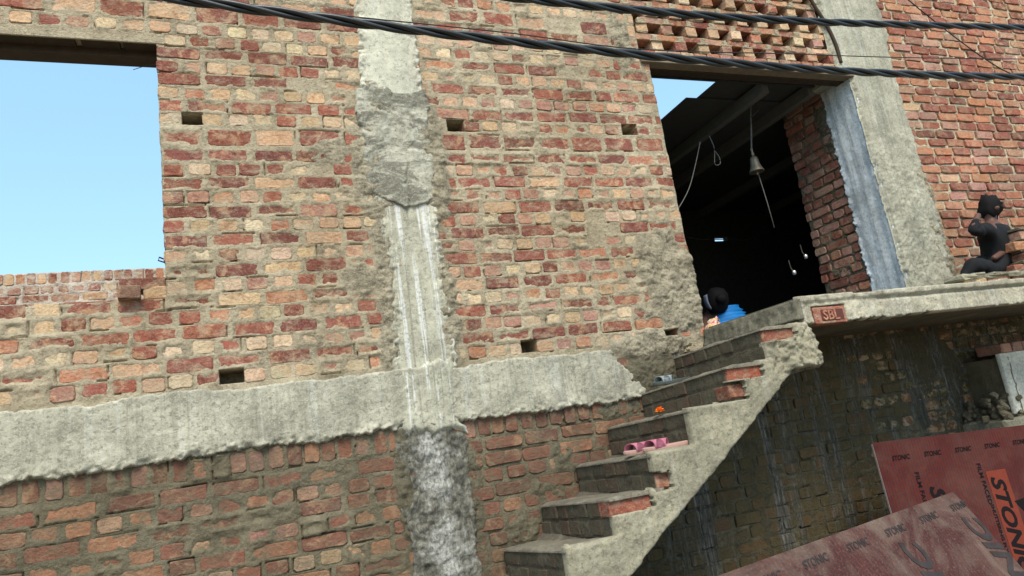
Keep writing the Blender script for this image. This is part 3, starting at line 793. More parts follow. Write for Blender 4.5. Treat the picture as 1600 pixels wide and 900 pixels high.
MB().box((.015, -.0455, 0), (.165, .004, .064), bev=.0015).build('frog_plate', plain('frog_shade', (.085, .028, .02)), bb)  # flat dark plate, the recess shadow put into its colour
def text_mesh(s, size, ext=.0, shear=0.0, bold=0.0, sp=1.0):
    cu = bpy.data.curves.new('lettering', 'FONT'); cu.body = s; cu.size = size; cu.extrude = ext; cu.shear = shear; cu.offset = bold
    cu.align_x = 'LEFT'; cu.align_y = 'BOTTOM_BASELINE'; cu.resolution_u = 3; cu.space_character = sp
    o = bpy.data.objects.new('lettering', cu); COL.objects.link(o)
    me = bpy.data.meshes.new_from_object(o.evaluated_get(bpy.context.evaluated_depsgraph_get()))
    bpy.data.objects.remove(o); bpy.data.curves.remove(cu); return me
link('lettering', text_mesh('SBL', .078, .002, 0, .0015), bb, M['brick_right'], (-.058, -.050, -.026), (math.pi / 2, 0, 0)).color = (.36, .14, .09, 1)
# sloping mortar apron at the slab's ragged left end
def apron_h(U, V):
    n = fbm(U, V, .08, 81); f = fbm(U, V, .03, 82)
    return .012 * n + .006 * f + .02, None
field('left_edge', -.9, -.02, 2.02, 2.135, .009, apron_h, M['riser2'], t, lambda U, P, V: np.stack([LX0 - 4.6 - P * 1.0 + (2.145 - V) * -.25, U + .45, V - 2.05], -1), .05)

# ------------------------------------------------------------------ stairs
t = empty('staircase', (2.0, -.45, 0)); tag(t, 'brick and concrete staircase climbing to the landing, grimy risers and grey rendered side', 'stairs')
SX = [1.28, 1.54, 1.80, 2.055, 2.335, 2.615]; SZ = [1.108, 1.286, 1.450, 1.634, 1.824, 2.006]; SW = [1.036, 1.228, 1.412, 1.602, 1.782, 1.985]   # tread heights at the outer edge and at the wall
for k in range(5):
    SX.insert(0, SX[0] - .265); SZ.insert(0, SZ[0] - .184); SW.insert(0, SW[0] - .184)
OY = -.9
prof_low = lambda x: 1.727 + (x - 2.743) * .69
def step_top(U):
    r = np.full_like(U, -1.0)
    for x, z_ in zip(SX, SZ): r = np.where(U >= x + .012 * 0, z_, r)
    return r
EXPOSED = {6: (.27, .088, .060), 9: (.29, .088, .055), 10: (.25, .085, .057)}
LOWEXP = {7: .075, 9: .085}
def side_face(U, V):
    n = fbm(U, V, .18, 91); f = fbm(U, V, .045, 92); c = fbm(U, V, .02, 93)
    top = step_top(U) + .004 * f
    low = np.where(U > 2.76, 1.735 + .03 * fbm(U, V * 0, .08, 94), prof_low(U) + .012 * fbm(U, V, .1, 95) + .008 * f)
    end = 2.965 + .03 * fbm(U * 0, V, .1, 96)
    d = np.minimum(np.minimum(top - V, V - low), end - U)
    chunk = sstep(2.55, 2.72, U)
    P = .014 + .012 * n + .004 * f + .003 * c + chunk * (.022 * n + .022 * f + .014 * c)
    for k, (x, z_) in enumerate(zip(SX, SZ)):          # render thins towards the brick nosing
        if k in EXPOSED: d = np.where((U > x - .02) & (U < x + .215 + .03 * f) & (V > z_ - .085 + .012 * f) & (V < z_ + .03), -1, d)
        if k in LOWEXP: d = np.where((U > x - .02) & (U < x + LOWEXP[k] + .03 * f) & (V > z_ - .185) & (V < z_ - .10 + .012 * f), -1, d)
        w_ = (U > x - .01) & (U < x + .03)
        P = P - .02 * np.where(w_ & (V > z_ - .18), sstep(.05, 0, U - x), 0)
    return np.where(d < 0, -.03, P * sstep(0, .014, d) - .006 * (1 - sstep(0, .014, d))), d > -.004
field('side_render', .9, 3.02, .55, 2.06, .0075, side_face, M['stair'], t, lambda U, P, V: np.stack([U - 2.0, OY + .45 - P, V], -1), .05)
# sloping waist slab
wb = MB(); x0, x1 = -.2, 2.74
pts = [(x0, prof_low(x0)), (x1, prof_low(x1)), (2.95, 1.75), (2.95, 1.97)] + [(2.60, 1.80), (x0, prof_low(x0) + .16)]
V_ = [(x - 2, y + .45, z_) for y in (OY + .03, .0) for x, z_ in pts]; n_ = len(pts)
wb.add(V_, [tuple(range(n_)), tuple(range(n_, 2 * n_))[::-1]] + [(i, i + n_, (i + 1) % n_ + n_, (i + 1) % n_) for i in range(n_)])
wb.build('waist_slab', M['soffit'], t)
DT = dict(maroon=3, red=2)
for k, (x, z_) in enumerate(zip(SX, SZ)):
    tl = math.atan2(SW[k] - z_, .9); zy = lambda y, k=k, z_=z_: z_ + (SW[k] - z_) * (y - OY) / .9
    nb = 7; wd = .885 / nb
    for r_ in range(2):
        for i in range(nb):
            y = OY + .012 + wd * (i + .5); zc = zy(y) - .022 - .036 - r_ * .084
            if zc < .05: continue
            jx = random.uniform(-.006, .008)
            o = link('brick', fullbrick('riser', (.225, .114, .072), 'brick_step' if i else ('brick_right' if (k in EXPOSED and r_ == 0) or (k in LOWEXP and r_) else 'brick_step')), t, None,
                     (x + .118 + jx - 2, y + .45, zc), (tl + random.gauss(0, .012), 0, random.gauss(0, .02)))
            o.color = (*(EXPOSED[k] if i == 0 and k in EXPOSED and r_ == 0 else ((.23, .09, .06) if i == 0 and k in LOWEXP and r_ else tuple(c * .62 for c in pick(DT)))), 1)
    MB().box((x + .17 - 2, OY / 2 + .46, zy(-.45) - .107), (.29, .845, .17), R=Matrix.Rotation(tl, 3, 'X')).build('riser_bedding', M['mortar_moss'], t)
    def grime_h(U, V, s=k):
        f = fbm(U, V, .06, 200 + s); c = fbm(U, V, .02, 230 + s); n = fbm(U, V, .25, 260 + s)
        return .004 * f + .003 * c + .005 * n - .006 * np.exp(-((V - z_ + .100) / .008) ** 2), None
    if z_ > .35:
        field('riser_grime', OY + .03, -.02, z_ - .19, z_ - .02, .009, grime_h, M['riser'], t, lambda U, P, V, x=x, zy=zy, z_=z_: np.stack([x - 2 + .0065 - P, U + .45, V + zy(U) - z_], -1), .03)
    def tread_h(U, V, s=k):
        f = fbm(U, V, .05, 100 + s); n = fbm(U, V, .2, 140 + s)
        e = V * 0 + .012 * fbm(U, V * 0, .06, 150 + s) + .008
        return -.012 * sstep(.04, -.01, V - e) + .003 * f + .006 * n, None
    field('tread', OY + .005, -.02, 0, .30, .012, tread_h, M['tread'], t, lambda U, P, V, x=x, zy=zy: np.stack([x - 2 + V, U + .45, zy(U) - .006 + P], -1), .02)

# ------------------------------------------------------------------ things at the right end of the landing
t = empty('brick_stack', (5.42, -.5, 2.16)); tag(t, 'short stub of mortared bricks on the landing at the right edge', 'brick stub')
for r_ in range(5):
    for i in range(4):
        o = link('brick', fullbrick('s2', (.215, .11, .066), 'brick_right'), t, None, (.11 + i * .235 - (r_ % 2) * .10 + .03 + .02 * r_ + random.uniform(-.008, .008), random.uniform(-.012, .012), .045 + r_ * .086), (random.gauss(0, .03), random.gauss(0, .03), random.gauss(0, .04)))
        o.color = (*pick(dict(red=3, pink=3, orange=1, peach=1)), 1)
lump = MB()
for r_ in range(6):
    for i in range(8): blobm((.06 + i * .115 + .02 * r_, random.uniform(-.005, .005), .005 + r_ * .086), (.13, .125, .022))
tag(lump.build('mortar_bed', M['mortar_low'], t), kind='stuff')
t = empty('mortar_kerb', (5.0, -.8, 2.155)); tag(t, 'low ledge of bricks and mortar along the landing edge below the crouching figure', 'kerb')
for i in range(7):
    o = link('brick', fullbrick('s2', (.215, .11, .066), 'brick_right'), t, None, (-.55 + i * .24, random.uniform(-.01, .01), .012), (0, 0, random.gauss(0, .03))); o.color = (*pick(dict(red=3, pink=2, peach=2)), 1)
lump = MB()
for i in range(16): blobm((-.62 + i * .11, random.uniform(-.01, .02), .035 + random.uniform(0, .012)), (.13, .15, .03))
tag(lump.build('mortar_cap', M['stair'], t), kind='stuff')
def ramp_h(U, V): return .012 * fbm(U, V, .1, 171) + .006 * fbm(U, V, .03, 172), None
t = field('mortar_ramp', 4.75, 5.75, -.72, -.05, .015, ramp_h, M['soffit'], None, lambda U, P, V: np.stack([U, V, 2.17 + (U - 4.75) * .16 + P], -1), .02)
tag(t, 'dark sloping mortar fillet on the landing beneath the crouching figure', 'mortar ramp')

def skin_mesh(name, pts, edges, rad, m, parent, root=0, sub=2):
    me = bpy.data.meshes.new(name); me.from_pydata(pts, edges, []); me.update()
    o = link(name, me, parent, m)
    s = o.modifiers.new('skin', 'SKIN'); 
    for v, r in zip(me.skin_vertices[0].data, rad): v.radius = (r, r) if not hasattr(r, '__len__') else r
    me.skin_vertices[0].data[root].use_root = True; s.use_smooth_shade = True
    u = o.modifiers.new('sub', 'SUBSURF'); u.levels = sub; u.render_levels = sub
    return o
M['skin'] = plain('skin', (.10, .046, .031), .55, .3, .1); M['hair'] = plain('hair', (.009, .008, .008), .8, .12, .5); M['bluecloth'] = plain('blue_cloth', (.012, .20, .55), .6, .3, .3)
M['navy'] = plain('navy_cloth', (.012, .02, .04), .8, .2, .3)
t = empty('person', (5.30, -.40, 2.17)); tag(t, 'dark-clothed figure crouching on the landing beside the brick stub, arm raised to the head', 'person')
def loc_(x, y, Y, o=(5.30, -.40, 2.17)): return tuple(np.array(at(x, y, Y)) - o)
J = dict(pel=loc_(1562, 424, -.36), wai=loc_(1558, 398, -.38), che=loc_(1553, 366, -.40), nek=loc_(1549, 347, -.41), hea=loc_(1546, 331, -.42), top=loc_(1545, 318, -.42),
         shl=loc_(1536, 360, -.47), ell=loc_(1519, 362, -.52), hal=loc_(1529, 334, -.50), shr=loc_(1570, 358, -.36), elr=loc_(1580, 386, -.40), har=loc_(1552, 404, -.50),
         knl=loc_(1520, 412, -.50), ftl=loc_(1505, 440, -.46), knr=loc_(1530, 408, -.33), ftr=loc_(1512, 432, -.30), hpl=loc_(1553, 426, -.42), hpr=loc_(1566, 426, -.31))
K = list(J); ed = [('pel', 'wai'), ('wai', 'che'), ('che', 'nek'), ('nek', 'hea'), ('hea', 'top'), ('che', 'shl'), ('shl', 'ell'), ('ell', 'hal'), ('che', 'shr'), ('shr', 'elr'), ('elr', 'har'), ('pel', 'hpl'), ('hpl', 'knl'), ('knl', 'ftl'), ('pel', 'hpr'), ('hpr', 'knr'), ('knr', 'ftr')]
ra = dict(pel=.10, wai=.095, che=.11, nek=.044, hea=.066, top=.052, shl=.05, ell=.036, hal=.028, shr=.05, elr=.036, har=.028, knl=.055, ftl=.035, knr=.055, ftr=.035, hpl=.08, hpr=.08)
skin_mesh('body', [J[k] for k in K], [(K.index(a), K.index(b)) for a, b in ed], [ra[k] * .80 for k in K], M['skin'], t)
CK_ = [k for k in K if k not in ('nek', 'hea', 'top', 'hal', 'har')]; CJ = dict(J); 
for a, b in (('ell', 'hal'), ('elr', 'har')): CJ[b] = tuple(np.array(J[a]) * .35 + np.array(J[b]) * .65)
CK_ += ['hal', 'har']
skin_mesh('dark_clothes', [CJ[k] for k in CK_], [(CK_.index(a), CK_.index(b)) for a, b in ed if a in CK_ and b in CK_], [ra[k] * .88 + .007 for k in CK_], M['black'], t)
tx = bpy.data.textures.new('cloth_folds', 'CLOUDS'); tx.noise_scale = .07; tx.noise_depth = 3
dm = t.children[-1].modifiers.new('folds', 'DISPLACE'); dm.texture = tx; dm.strength = .045; dm.mid_level = .5
hc = np.array(J['hea']) * .45 + np.array(J['top']) * .55
hm = MB().lathe([(.014, .086), (.048, .078), (.070, .044), (.076, .006), (.072, -.035), (.058, -.075), (.03, -.095)], 18, tuple(hc + [.016, .004, .004]), Matrix.Rotation(.3, 3, 'Y'))
hm.v = [tuple(np.array(p) + np.random.default_rng(int(abs(p[0] * 1e5)) + 1).normal(0, .009, 3)) for p in hm.v]
hm.build('hair', M['hair'], t, smooth=True)
MB().lathe([(.004, -.02), (.016, -.012), (.018, .0), (.012, .016), (.004, .022)], 10, tuple(hc + [-.008, -.056, -.03]), Matrix.Rotation(1.2, 3, 'X')).build('ear', M['skin'], t, smooth=True)

# plastered pier under the landing, right edge
t = empty('plastered_pier', (5.62, -.15, 0)); tag(t, 'pale plastered pier under the landing at the right edge of the picture', 'pier')
def pl_h(U, V): return .004 * fbm(U, V, .1, 181) + .01 * np.exp(-((V - 1.0) / .1) ** 2) - .012 * np.exp(-((U - 5.36 - .02 * fbm(U * 0, V, .1, 183)) / .006) ** 2), None
field('front_plaster', 5.27, 6.2, 1.25, 1.70, .012, pl_h, M['plaster'], t, lambda U, P, V: np.stack([U - 5.62, -.155 - P, V], -1), .03)
MB().box((.12, .0, .84), (.92, .30, 1.66), jit=.0).build('pier_core', M['mortar_low'], t)
for i in range(4):
    o = link('brick', fullbrick('h2', (.11, .20, .07), 'brick_right'), t, None, (-.27 + i * .125, -.07, 1.735), (0, 0, random.gauss(0, .03))); o.color = (*pick(dict(red=3, pink=2)), 1)
t = empty('rubble_ledge', (5.45, -.22, 1.18)); tag(t, 'ledge heaped with mortar rubble above the red board at the right', 'rubble')
lump = MB()
for i in range(260):
    a = random.random() ** .8; s_ = random.uniform(.012, .05)
    bx = MB().box((0, 0, 0), (s_ * random.uniform(.8, 1.8), s_ * 1.2, s_), R=Matrix.Rotation(random.uniform(0, 3), 3, Vector((random.random(), random.random(), random.random())).normalized()), bev=s_ * .2, jit=s_ * .1)
    c = np.array((random.uniform(-.38, .55), random.uniform(-.12, .2), .06 + random.random() ** 2 * .16)); lump.add([tuple(np.array(p) + c) for p in bx.v], bx.f)
tag(lump.build('rubble_stones', M['mortar_low'], t), kind='stuff')
MB().box((.1, .08, -.02), (.95, .40, .15), bev=.02, jit=.008).build('ledge', M['stair'], t)

# ------------------------------------------------------------------ dark room behind the doorway
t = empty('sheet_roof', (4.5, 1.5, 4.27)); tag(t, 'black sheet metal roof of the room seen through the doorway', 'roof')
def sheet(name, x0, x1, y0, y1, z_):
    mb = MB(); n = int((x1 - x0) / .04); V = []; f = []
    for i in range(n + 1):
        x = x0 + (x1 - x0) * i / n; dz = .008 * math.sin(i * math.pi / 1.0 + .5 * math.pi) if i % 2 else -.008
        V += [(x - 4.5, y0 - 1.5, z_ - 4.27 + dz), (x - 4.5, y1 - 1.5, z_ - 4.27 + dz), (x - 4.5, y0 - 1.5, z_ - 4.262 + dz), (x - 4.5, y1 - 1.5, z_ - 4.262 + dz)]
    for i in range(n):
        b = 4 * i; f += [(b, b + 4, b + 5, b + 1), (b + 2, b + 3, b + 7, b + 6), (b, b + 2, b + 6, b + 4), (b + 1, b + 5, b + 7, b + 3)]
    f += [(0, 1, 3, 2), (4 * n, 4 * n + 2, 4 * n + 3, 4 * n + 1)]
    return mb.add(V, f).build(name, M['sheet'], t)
sheet('sheet', 3.84, 8.2, .26, .72, 4.272); sheet('sheet', 3.70, 8.2, .62, 1.30, 4.250); sheet('sheet', .6, 8.2, 1.24, 2.4, 4.262); sheet('sheet', .6, 8.2, 2.32, 3.75, 4.250)  # last two run on unseen behind the wall, added to darken the room
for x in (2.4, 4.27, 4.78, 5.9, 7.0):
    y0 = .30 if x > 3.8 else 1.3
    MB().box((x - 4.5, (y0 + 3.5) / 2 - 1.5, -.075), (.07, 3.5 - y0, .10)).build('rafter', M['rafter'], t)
t = empty('room', (4.4, 1.9, 2.0)); tag(t, 'room behind the doorway, its shade put into the dark wall colour', 'room')
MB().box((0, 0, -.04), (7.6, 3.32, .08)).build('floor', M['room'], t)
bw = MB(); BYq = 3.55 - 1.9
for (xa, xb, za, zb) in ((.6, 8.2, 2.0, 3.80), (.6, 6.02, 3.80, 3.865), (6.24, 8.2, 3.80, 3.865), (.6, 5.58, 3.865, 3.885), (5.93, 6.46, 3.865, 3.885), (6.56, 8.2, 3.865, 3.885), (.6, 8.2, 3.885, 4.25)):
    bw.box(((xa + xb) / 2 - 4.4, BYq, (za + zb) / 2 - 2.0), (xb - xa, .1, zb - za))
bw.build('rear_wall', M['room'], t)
MB().box((-3.8, 0, 1.1), (.08, 3.2, 2.3)).build('closing_wall', M['room'], t)  # unseen partition, added to shut out sky light from the left
MB().box((3.8, 0, 1.1), (.08, 3.2, 2.3)).build('closing_wall', M['room'], t)
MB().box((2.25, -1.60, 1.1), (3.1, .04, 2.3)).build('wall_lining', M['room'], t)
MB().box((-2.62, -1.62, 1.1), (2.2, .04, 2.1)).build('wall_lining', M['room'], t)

# bell and strings
t = empty('bell', tuple(at(1180, 258, .6))); tag(t, 'small brass bell hanging in the dark doorway', 'bell')
MB().lathe([(.004, .085), (.016, .082), (.03, .07), (.036, .045), (.04, .01), (.05, -.03), (.064, -.055), (.066, -.066), (.05, -.06)], 22).build('bell_cup', M['brass'], t, smooth=True)
MB().lathe([(.010, .08), (.014, .10), (.008, .13), (.012, .15), (.004, .16)], 12).build('crown', M['brass'], t, smooth=True)
top = at(1170, 175, .6) - at(1180, 258, .6)
MB().tube([(0, 0, .15), tuple(top * .6), tuple(at(1172, 138, .6) - at(1180, 258, .6))], .007, 6).build('hanging_rod', M['rafter'], t)
MB().lathe([(.003, -.03), (.010, -.07), (.013, -.085), (.004, -.095)], 10).build('clapper', M['brass'], t, smooth=True)
mb = MB(); p0, p1 = at(1185, 272, .6), at(1210, 356, .6)
mb.tube([tuple(p0), tuple((p0 + p1) / 2 + [.004, 0, -.004]), tuple(p1)], .0045, 6)
tag(mb.build('pull_string', M['pale_wire'], smooth=True), 'pale string dangling below the bell', 'string')


def wire(name, pix, Y, r, m, label, cat='wire', n=6):
    P = [at(x, y, yy) for (x, y), yy in zip(pix, Y if hasattr(Y, '__len__') else [Y] * len(pix))]
    Q = []
    for i in range(len(P) - 1):
        a, b = P[i], P[i + 1]; p, q = P[max(i - 1, 0)], P[min(i + 2, len(P) - 1)]
        for k in range(6):
            s = k / 6; Q.append(tuple(.5 * (2 * a + (b - p) * s + (2 * p - 5 * a + 4 * b - q) * s * s + (3 * a - p - 3 * b + q) * s ** 3)))
    Q.append(tuple(P[-1]))
    return tag(MB().tube(Q, r, n).build(name, m, smooth=True), label, cat)


wire('hanging_wire', [(1094, 222), (1086, 260), (1076, 296), (1060, 326)], .45, .0035, M['pale_wire'], 'pale wire curving down left of the bell in the doorway')
wire('hanging_wire', [(1108, 212), (1116, 232), (1117, 256), (1125, 256), (1124, 246), (1117, 236)], .5, .0035, M['rafter'], 'kinked dark wire loop hanging from the rafter left of the bell')
wire('hanging_rope', [(1182, 125), (1184, 150), (1181, 165), (1186, 170), (1174, 183)], .5, .006, M['wood'], 'knotted brown rope end hanging above the bell')
wire('slack_wire', [(1073, 371), (1100, 374), (1140, 374), (1172, 374), (1200, 355)], 3.2, .006, M['pale_wire'], 'slack wire strung low across the back of the dark room')
for (x, y, l) in ((1259, 401, 'small round steel knob glinting on the dark room wall, upper of two'), (1241, 426, 'small round steel knob glinting on the dark room wall, lower of two')):
    t = empty('metal_knob', tuple(at(x, y, .62))); tag(t, l, 'knob', 'two steel knobs in the dark room')
    MB().lathe([(.003, -.021), (.013, -.017), (.018, 0), (.015, .014), (.007, .021)], 14).build('knob_body', plain('steel_knob', (.6, .58, .54), .25, .5, .1, .8), t, smooth=True)
    MB().tube([(0, .01, .02), (.004, .03, .05), (.005, .035, .12)], .004, 6).build('stem', M['room'], t)

# ------------------------------------------------------------------ person seated inside the doorway
hp = at(1122, 470, 1.25)
t = empty('person', (hp[0] + .04, 1.35, 2.0)); tag(t, 'person in a bright blue garment seated just inside the dark doorway, head bowed', 'person')
hx, hy, hz = hp[0] - t.location.x, 1.25 - 1.35, hp[2] - 2.0
P = [(.06, .22, .10), (.05, .18, .25), (.04, .10, .38), (.03, .02, hz - .14), (.0, -.05, hz - .06), (hx, hy - .0, hz),
     (-.12, .05, hz - .17), (-.22, -.05, .26), (-.12, -.22, .16), (.20, .06, hz - .17), (.28, -.06, .24), (.14, -.22, .15),
     (-.04, .20, .10), (-.32, -.08, .14), (-.06, -.20, .06), (.16, .20, .10), (.42, -.06, .14), (.16, -.22, .06)]
E_ = [(0, 1), (1, 2), (2, 3), (3, 4), (4, 5), (3, 6), (6, 7), (7, 8), (3, 9), (9, 10), (10, 11), (0, 12), (12, 13), (13, 14), (0, 15), (15, 16), (16, 17)]
Rr = [.14, .13, .14, .10, .05, .085, .06, .045, .03, .06, .045, .03, .10, .075, .05, .10, .075, .05]
skin_mesh('body', P, E_, Rr, M['skin'], t)
mb = MB(); prof = [(.02, .125), (.06, .115), (.095, .07), (.105, .0), (.095, -.06), (.07, -.10)]
mb.lathe(prof, 18, (hx, hy + .015, hz + .0), Matrix.Rotation(.35, 3, 'X')).build('hair', M['hair'], t, smooth=True)
mb = MB(); mb.lathe([(.02, .04), (.042, .03), (.05, 0), (.04, -.03), (.015, -.045)], 12, (hx - .03, hy - .085, hz + .0)).build('hair_bun', M['hair'], t, smooth=True)
mb = MB()
def drape(n=28, m=30):
    V = []; f = []
    for j in range(m):
        s = j / (m - 1)
        for i in range(n):
            a = 2 * math.pi * i / n; rx = .10 + .20 * s ** .8 + .016 * math.sin(j * 2.6 + math.cos(a)); ry = .09 + .17 * s + .016 * math.sin(j * 2.6 + math.cos(a))
            V.append((.10 + rx * 1.1 * math.cos(a), -.02 + ry * math.sin(a), hz - .05 - s * (hz - .12)))
    for j in range(m - 1):
        for i in range(n): f.append((j * n + i, j * n + (i + 1) % n, (j + 1) * n + (i + 1) % n, (j + 1) * n + i))
    return V, f
mb.add(*drape()).build('blue_garment', M['bluecloth'], t, smooth=True)
mb = MB(); V = []; f = []
for j in range(9):
    for i in range(5):
        a = math.pi * (.82 + .055 * i); b = .35 - 1.1 * j / 8; V.append((hx + .112 * math.cos(a) * math.cos(b), hy + .015 + .115 * math.sin(a) * math.cos(b) - .004, hz + .02 + .13 * math.sin(b)))
for j in range(8):
    for i in range(4): f.append((j * 5 + i, j * 5 + i + 1, (j + 1) * 5 + i + 1, (j + 1) * 5 + i))
mb.add(V, f).build('pale_head_patch', plain('pale_patch', (.22, .25, .33), .7), t, smooth=True).modifiers.new('thick', 'SOLIDIFY').thickness = .006  # pale bluish patch on the left of the head
# patterned bundle on the door sill
t = empty('cloth_bundle', tuple(at(1117, 517, -.02))); tag(t, 'small pink and yellow patterned bundle on the landing by the door jamb', 'bundle')
def pat():
    n = NT('floral_cloth', .85, .2); c = n.ramp(n.noise(42, 2, .5), [(.36, (.45, .06, .10)), (.47, (.55, .45, .33)), (.56, (.5, .38, .22)), (.66, (.55, .25, .03))]); n.t.nodes[-1]; return n.done(c)
M['floral'] = pat()
mb = MB().lathe([(.03, -.10), (.065, -.09), (.075, -.03), (.06, .03), (.03, .055), (.035, .075), (.01, .08)], 14)
mb.v = [(x + random.gauss(0, .006), y + random.gauss(0, .006), z + random.gauss(0, .006)) for x, y, z in mb.v]
mb.build('bundle_body', M['floral'], t, smooth=True)
MB().tube([(.0, 0, .05), (.03, -.01, .09), (.05, -.01, .06)], [.012, .01, .004], 8).build('knot', M['floral'], t, smooth=True)

# ------------------------------------------------------------------ footwear and flower on the steps
def slipper(name, label, loc, rz, sole_m, strap_m, group=None):
    t = empty(name, loc, rz); tag(t, label, 'slipper', group)
    n = 22; O = []
    for i in range(n):
        a = 2 * math.pi * i / n; x = .125 * math.cos(a); wd = .042 + .009 * math.cos(a - .3); O.append((x, wd * math.sin(a)))
    V = []
    for zz, s in ((0, .97), (.008, 1), (.018, 1), (.022, .96)): V += [(x * s, y * s, zz + .006 * max(0, -x / .125)) for x, y in O]
    f = [tuple(range(n))[::-1], tuple(range(3 * n, 4 * n))] + [(j * n + i, j * n + (i + 1) % n, (j + 1) * n + (i + 1) % n, (j + 1) * n + i) for j in range(3) for i in range(n)]
    MB().add(V, f).build('sole', sole_m, t, smooth=False)
    for dx, tw in ((.015, .5), (.06, -.35)):
        V = []; f = []; m = 12
        for j in range(m + 1):
            a = math.pi * j / m; y = -.046 * math.cos(a); z = .016 + .040 * math.sin(a) ** .8
            for s in (-1, 1):
                for e in (0, .004): V.append((dx + s * .025 + tw * y, y * (1 - e * 8), z - e))
        for j in range(m):
            b = 4 * j; c = b + 4; f += [(b, c, c + 2, b + 2), (b + 1, b + 3, c + 3, c + 1), (b, b + 1, c + 1, c), (b + 2, c + 2, c + 3, b + 3)]
        MB().add(V, f).build('strap', strap_m, t, smooth=True)
    return t
M['pink'] = plain('pink_strap', (.36, .12, .17), .7, .2, .25); M['pinksole'] = plain('pink_sole', (.36, .22, .18), .8, .2, .2)
M['greystrap'] = plain('grey_strap', (.22, .25, .26), .4, .5, .3); M['greysole'] = plain('grey_sole', (.055, .065, .06), .7, .2, .2)
y_ = -.64
slipper('slipper', 'pink strapped slipper on the fourth step below the landing, the nearer of the pair', (1.955, -.80, SZ[7] - .004), math.pi - .25, M['pinksole'], M['pink'], 'pair of pink slippers')
slipper('slipper', 'pink strapped slipper on the fourth step below the landing, the one nearer the wall', (1.915, -.665, SZ[7] - .010), math.pi - .12, M['pinksole'], M['pink'], 'pair of pink slippers')
slipper('slipper', 'dark grey strapped slipper on the step second below the landing, against the wall', (2.46, -.20, SW[9] + .014), math.pi - .25, M['greysole'], M['greystrap'])
t = empty('marigold', (2.07, -.62, SZ[8] - .008)); tag(t, 'small bright orange marigold on the edge of the step above the pink slippers', 'flower')
M['mari'] = plain('marigold_petal', (.85, .22, .01), .7, .2, .15); M['stem'] = plain('flower_stem', (.10, .14, .04), .8)
for r_, nn, zz in ((.030, 13, .012), (.022, 11, .022), (.013, 8, .030)):
    for i in range(nn):
        a = 2 * math.pi * i / nn + zz * 40; c, s = math.cos(a), math.sin(a); wd = .006
        V = [(c * .004 - s * wd * .4, s * .004 + c * wd * .4, zz), (c * .004 + s * wd * .4, s * .004 - c * wd * .4, zz), (c * r_ + s * wd, s * r_ - c * wd, zz + random.uniform(-.004, .006)), (c * r_ - s * wd, s * r_ + c * wd, zz + random.uniform(-.004, .006)), (c * .5 * r_, s * .5 * r_, zz - .005)]
        MB().add(V, [(0, 1, 2, 3), (0, 3, 4), (1, 4, 2), (3, 2, 4), (0, 4, 1)]).build('petal', M['mari'], t)
MB().lathe([(.004, 0), (.010, .004), (.010, .012)], 10).build('calyx', M['stem'], t, smooth=True)

# ------------------------------------------------------------------ film-faced boards
def board_mat(name, base, ink, dust):
    t = NT(name, .85, .05)
    tc = t.n('ShaderNodeTexCoord').outputs['Object']
    n = t.noise(4, 5, .6); c = t.ramp(n, [(.3, tuple(x * .78 for x in base)), (.7, tuple(x * 1.2 for x in base))])
    # rows of tiny print: broken stripes running across the sheet
    sep = t.n('ShaderNodeSeparateXYZ'); t.put(sep.inputs[0], tc)
    st = t.math('FRACT', t.math('MULTIPLY', sep.outputs[0], 40.0)); st = t.math('LESS_THAN', st, .42)
    br = t.noise(1, 2, .5, vec=t.vec((40, 34, 1), tc)); br = t.ramp(br, [(.40, .35), (.50, 1)])
    c = t.mix(t.math('MULTIPLY', t.math('MULTIPLY', st, br), .72), c, ink)
    d = t.noise(3.0, 6, .7, dist=.8); c = t.mix(t.math('MULTIPLY', t.ramp(d, [(.42, 0), (.68, 1)]), dust), c, (.21, .175, .135))
    d2 = t.noise(120, 3, .6); c = t.mix(t.math('MULTIPLY', t.ramp(d2, [(.55, 0), (.7, 1)]), dust * .5), c, (.24, .205, .155))
    t.bump(t.noise(60, 3), .1, .002)
    return t.done(c)
INK = (.030, .022, .026)
M['boardA'] = board_mat('film_faced_red', (.082, .018, .014), INK, .10); M['boardB'] = board_mat('film_faced_dusty', (.066, .024, .020), INK, .45)
M['ink'] = plain('print_ink', (.012, .010, .011), .95, .03, .2); M['inkB'] = plain('print_ink_faded', (.040, .034, .034), .95, .03, .5)
M['orange_panel'] = plain('orange_red_print', (.15, .03, .017), .75, .12, .2); M['ply_edge'] = plain('ply_edge', (.26, .20, .19), .8, .2, .4)


def board(label, O, U, Dn, bm, ink, L=2.44, Wd=1.22, layout=(), kk=1.0):
    """board with its corner at O, long edge along U, short edge along Dn (down the sheet)"""
    U = Vector(U).normalized(); Dn = Vector(Dn); Dn = (Dn - U * U.dot(Dn)).normalized(); Nn = U.cross(-Dn).normalized()
    t = empty('plywood_sheet'); t.matrix_world = Matrix([[U[i], -Dn[i], Nn[i], O[i]] for i in range(3)] + [[0, 0, 0, 1]])
    tag(t, label, 'plywood')
    MB().box((L / 2, -Wd / 2, -.006), (L, Wd, .012), bev=.0015).build('sheet', bm, t)
    MB().box((-.0015, -Wd / 2, -.006), (.002, Wd - .01, .011)).build('cut_edge', M['ply_edge'], t)
    for (s, u, v, size, ang, shear, bold, mm, panel) in layout:
        u, v, size = u * kk, v * kk, size * kk; panel = panel and [q * kk for q in panel]
        if panel:
            MB().box((u + panel[0], v + panel[1], .0012), (panel[2], panel[3], .001)).build('print_panel', M['orange_panel'], t)
        me = text_mesh(s, size, .0002, shear, bold)
        link('lettering', me, t, mm, (u, v, .0026), (0, 0, ang))
    return t


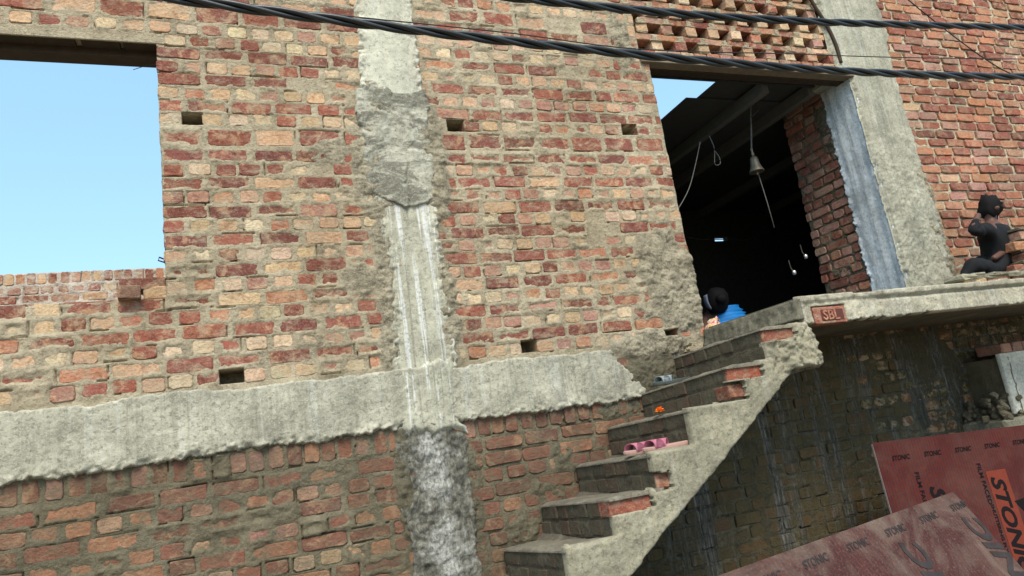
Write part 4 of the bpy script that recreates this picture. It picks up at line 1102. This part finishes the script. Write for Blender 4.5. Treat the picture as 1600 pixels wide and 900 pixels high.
O_A = at(1363, 692, -.46); A2 = at(1600, 664, -.46); KA = 3.44 / 3.80
layA = []
DOWN = -math.pi / 2
for k in range(7): layA.append(('STONIC', .134 + k * .31, -.135, .046, 0, .25, .001, M['ink'], None))
for k, u0 in enumerate((.405, 1.025, 1.645)):
    layA.append(('STONIC', u0, -.335, .185, DOWN, .28, .006, M['ink'], (.075, -.27, .21, .62) if k else None))
    layA.append(('FILM FACED', u0 - .10, -.228, .055, DOWN, 0, .0008, M['ink'], None))
    layA.append(('SHUTTERING PLY', u0 - .085, -.52, .042, DOWN, 0, .0008, M['ink'], None))
tri = [(0, 0, .0026), (.19, .02, .0026), (.15, -.17, .0026)]
tA = board('red printed film-faced board leaning upright against the dark wall under the landing', O_A, A2 - O_A, (0, -.10, -1.215), M['boardA'], M['ink'], layout=layA, kk=KA)
for u0 in (1.19, 1.81):
    MB().add([((x + u0) * KA, (y - .527) * KA, z) for x, y, z in tri] + [((x + u0) * KA, (y - .527) * KA, z + .0006) for x, y, z in tri], [(2, 1, 0), (3, 4, 5), (0, 1, 4, 3), (1, 2, 5, 4), (2, 0, 3, 5)]).build('emblem', M['ink'], tA)
A = at(1490, 768, -1.2); d = RT * (1120 - 800) - UP * (900 - 450) + FW * F; Lp = CAMP + (A[2] - EYE) / d[2] * d
e = (Lp - A) / np.linalg.norm(Lp - A); O_B = A + e * 2.44
dn = Vector((.12, -.502, -.857))
layB = []
for k in range(8): layB.append(('STONIC', .12 + k * .31, -.085, .046, 0, .25, .001, M['inkB'], None))
for k, u0 in enumerate((.60, 1.21, 1.83, 2.43)): layB.append(('STONIC', u0, -.82, .185, math.pi / 2, .28, .006, M['inkB'], None))
board('dusty pinkish film-faced board propped in front of the red one, pale with cement', O_B, -e, dn, M['boardB'], M['inkB'], layout=layB)

# ------------------------------------------------------------------ overhead cables
def bundle(label, pix, Y, strands=3, r=.0105, hr=.0125, pitch=.62):
    P = [at(x, y, Y) for x, y in pix]; xs = [p[0] for p in P]; zs = [p[2] for p in P]
    t = empty('power_cable', (float(np.mean(xs)), Y, float(np.mean(zs)))); tag(t, label, 'cable')
    co = np.polyfit(xs, zs, 3); X = np.linspace(xs[0], xs[-1], 260); Zc = np.polyval(co, X)
    for k in range(strands):
        ph = 2 * math.pi * k / strands
        pts = [(x - t.location.x, hr * math.cos(2 * math.pi * x / pitch + ph), z + hr * math.sin(2 * math.pi * x / pitch + ph) - t.location.z) for x, z in zip(X, Zc)]
        MB().tube(pts, r, 8).build('strand', M['cable'], t, smooth=True)
    return t
bundle('black twisted power cable sagging across the wall, the lower of two', [(120, -24), (250, -6), (400, 14), (560, 36), (680, 50), (800, 64), (1000, 87), (1150, 100), (1310, 111), (1450, 116), (1680, 119)], -1.3)
bundle('black twisted power cable across the top right, the upper of two', [(690, -20), (820, -1), (920, 10), (1000, 18), (1200, 28), (1320, 35), (1480, 42), (1680, 45)], -1.15)
wire('thin_cable', [(180, -20), (400, 10), (560, 27), (800, 52), (1000, 77), (1230, 84), (1420, 90), (1680, 93)], -1.28, .0028, M['wire'], 'thin black wire running just above the lower twisted cable', 'cable')
wire('thin_cable', [(1395, -20), (1450, 25), (1500, 64), (1545, 96), (1585, 118), (1680, 160)], -.5, .005, M['wire'], 'thin dark wire slanting down across the right brick wall', 'cable')
wire('conduit', [(1252, -30), (1272, 8), (1292, 40), (1306, 70), (1314, 98)], -.03, .016, M['wood'], 'brown pipe curving down the left edge of the grey pier above the lintel', 'pipe')
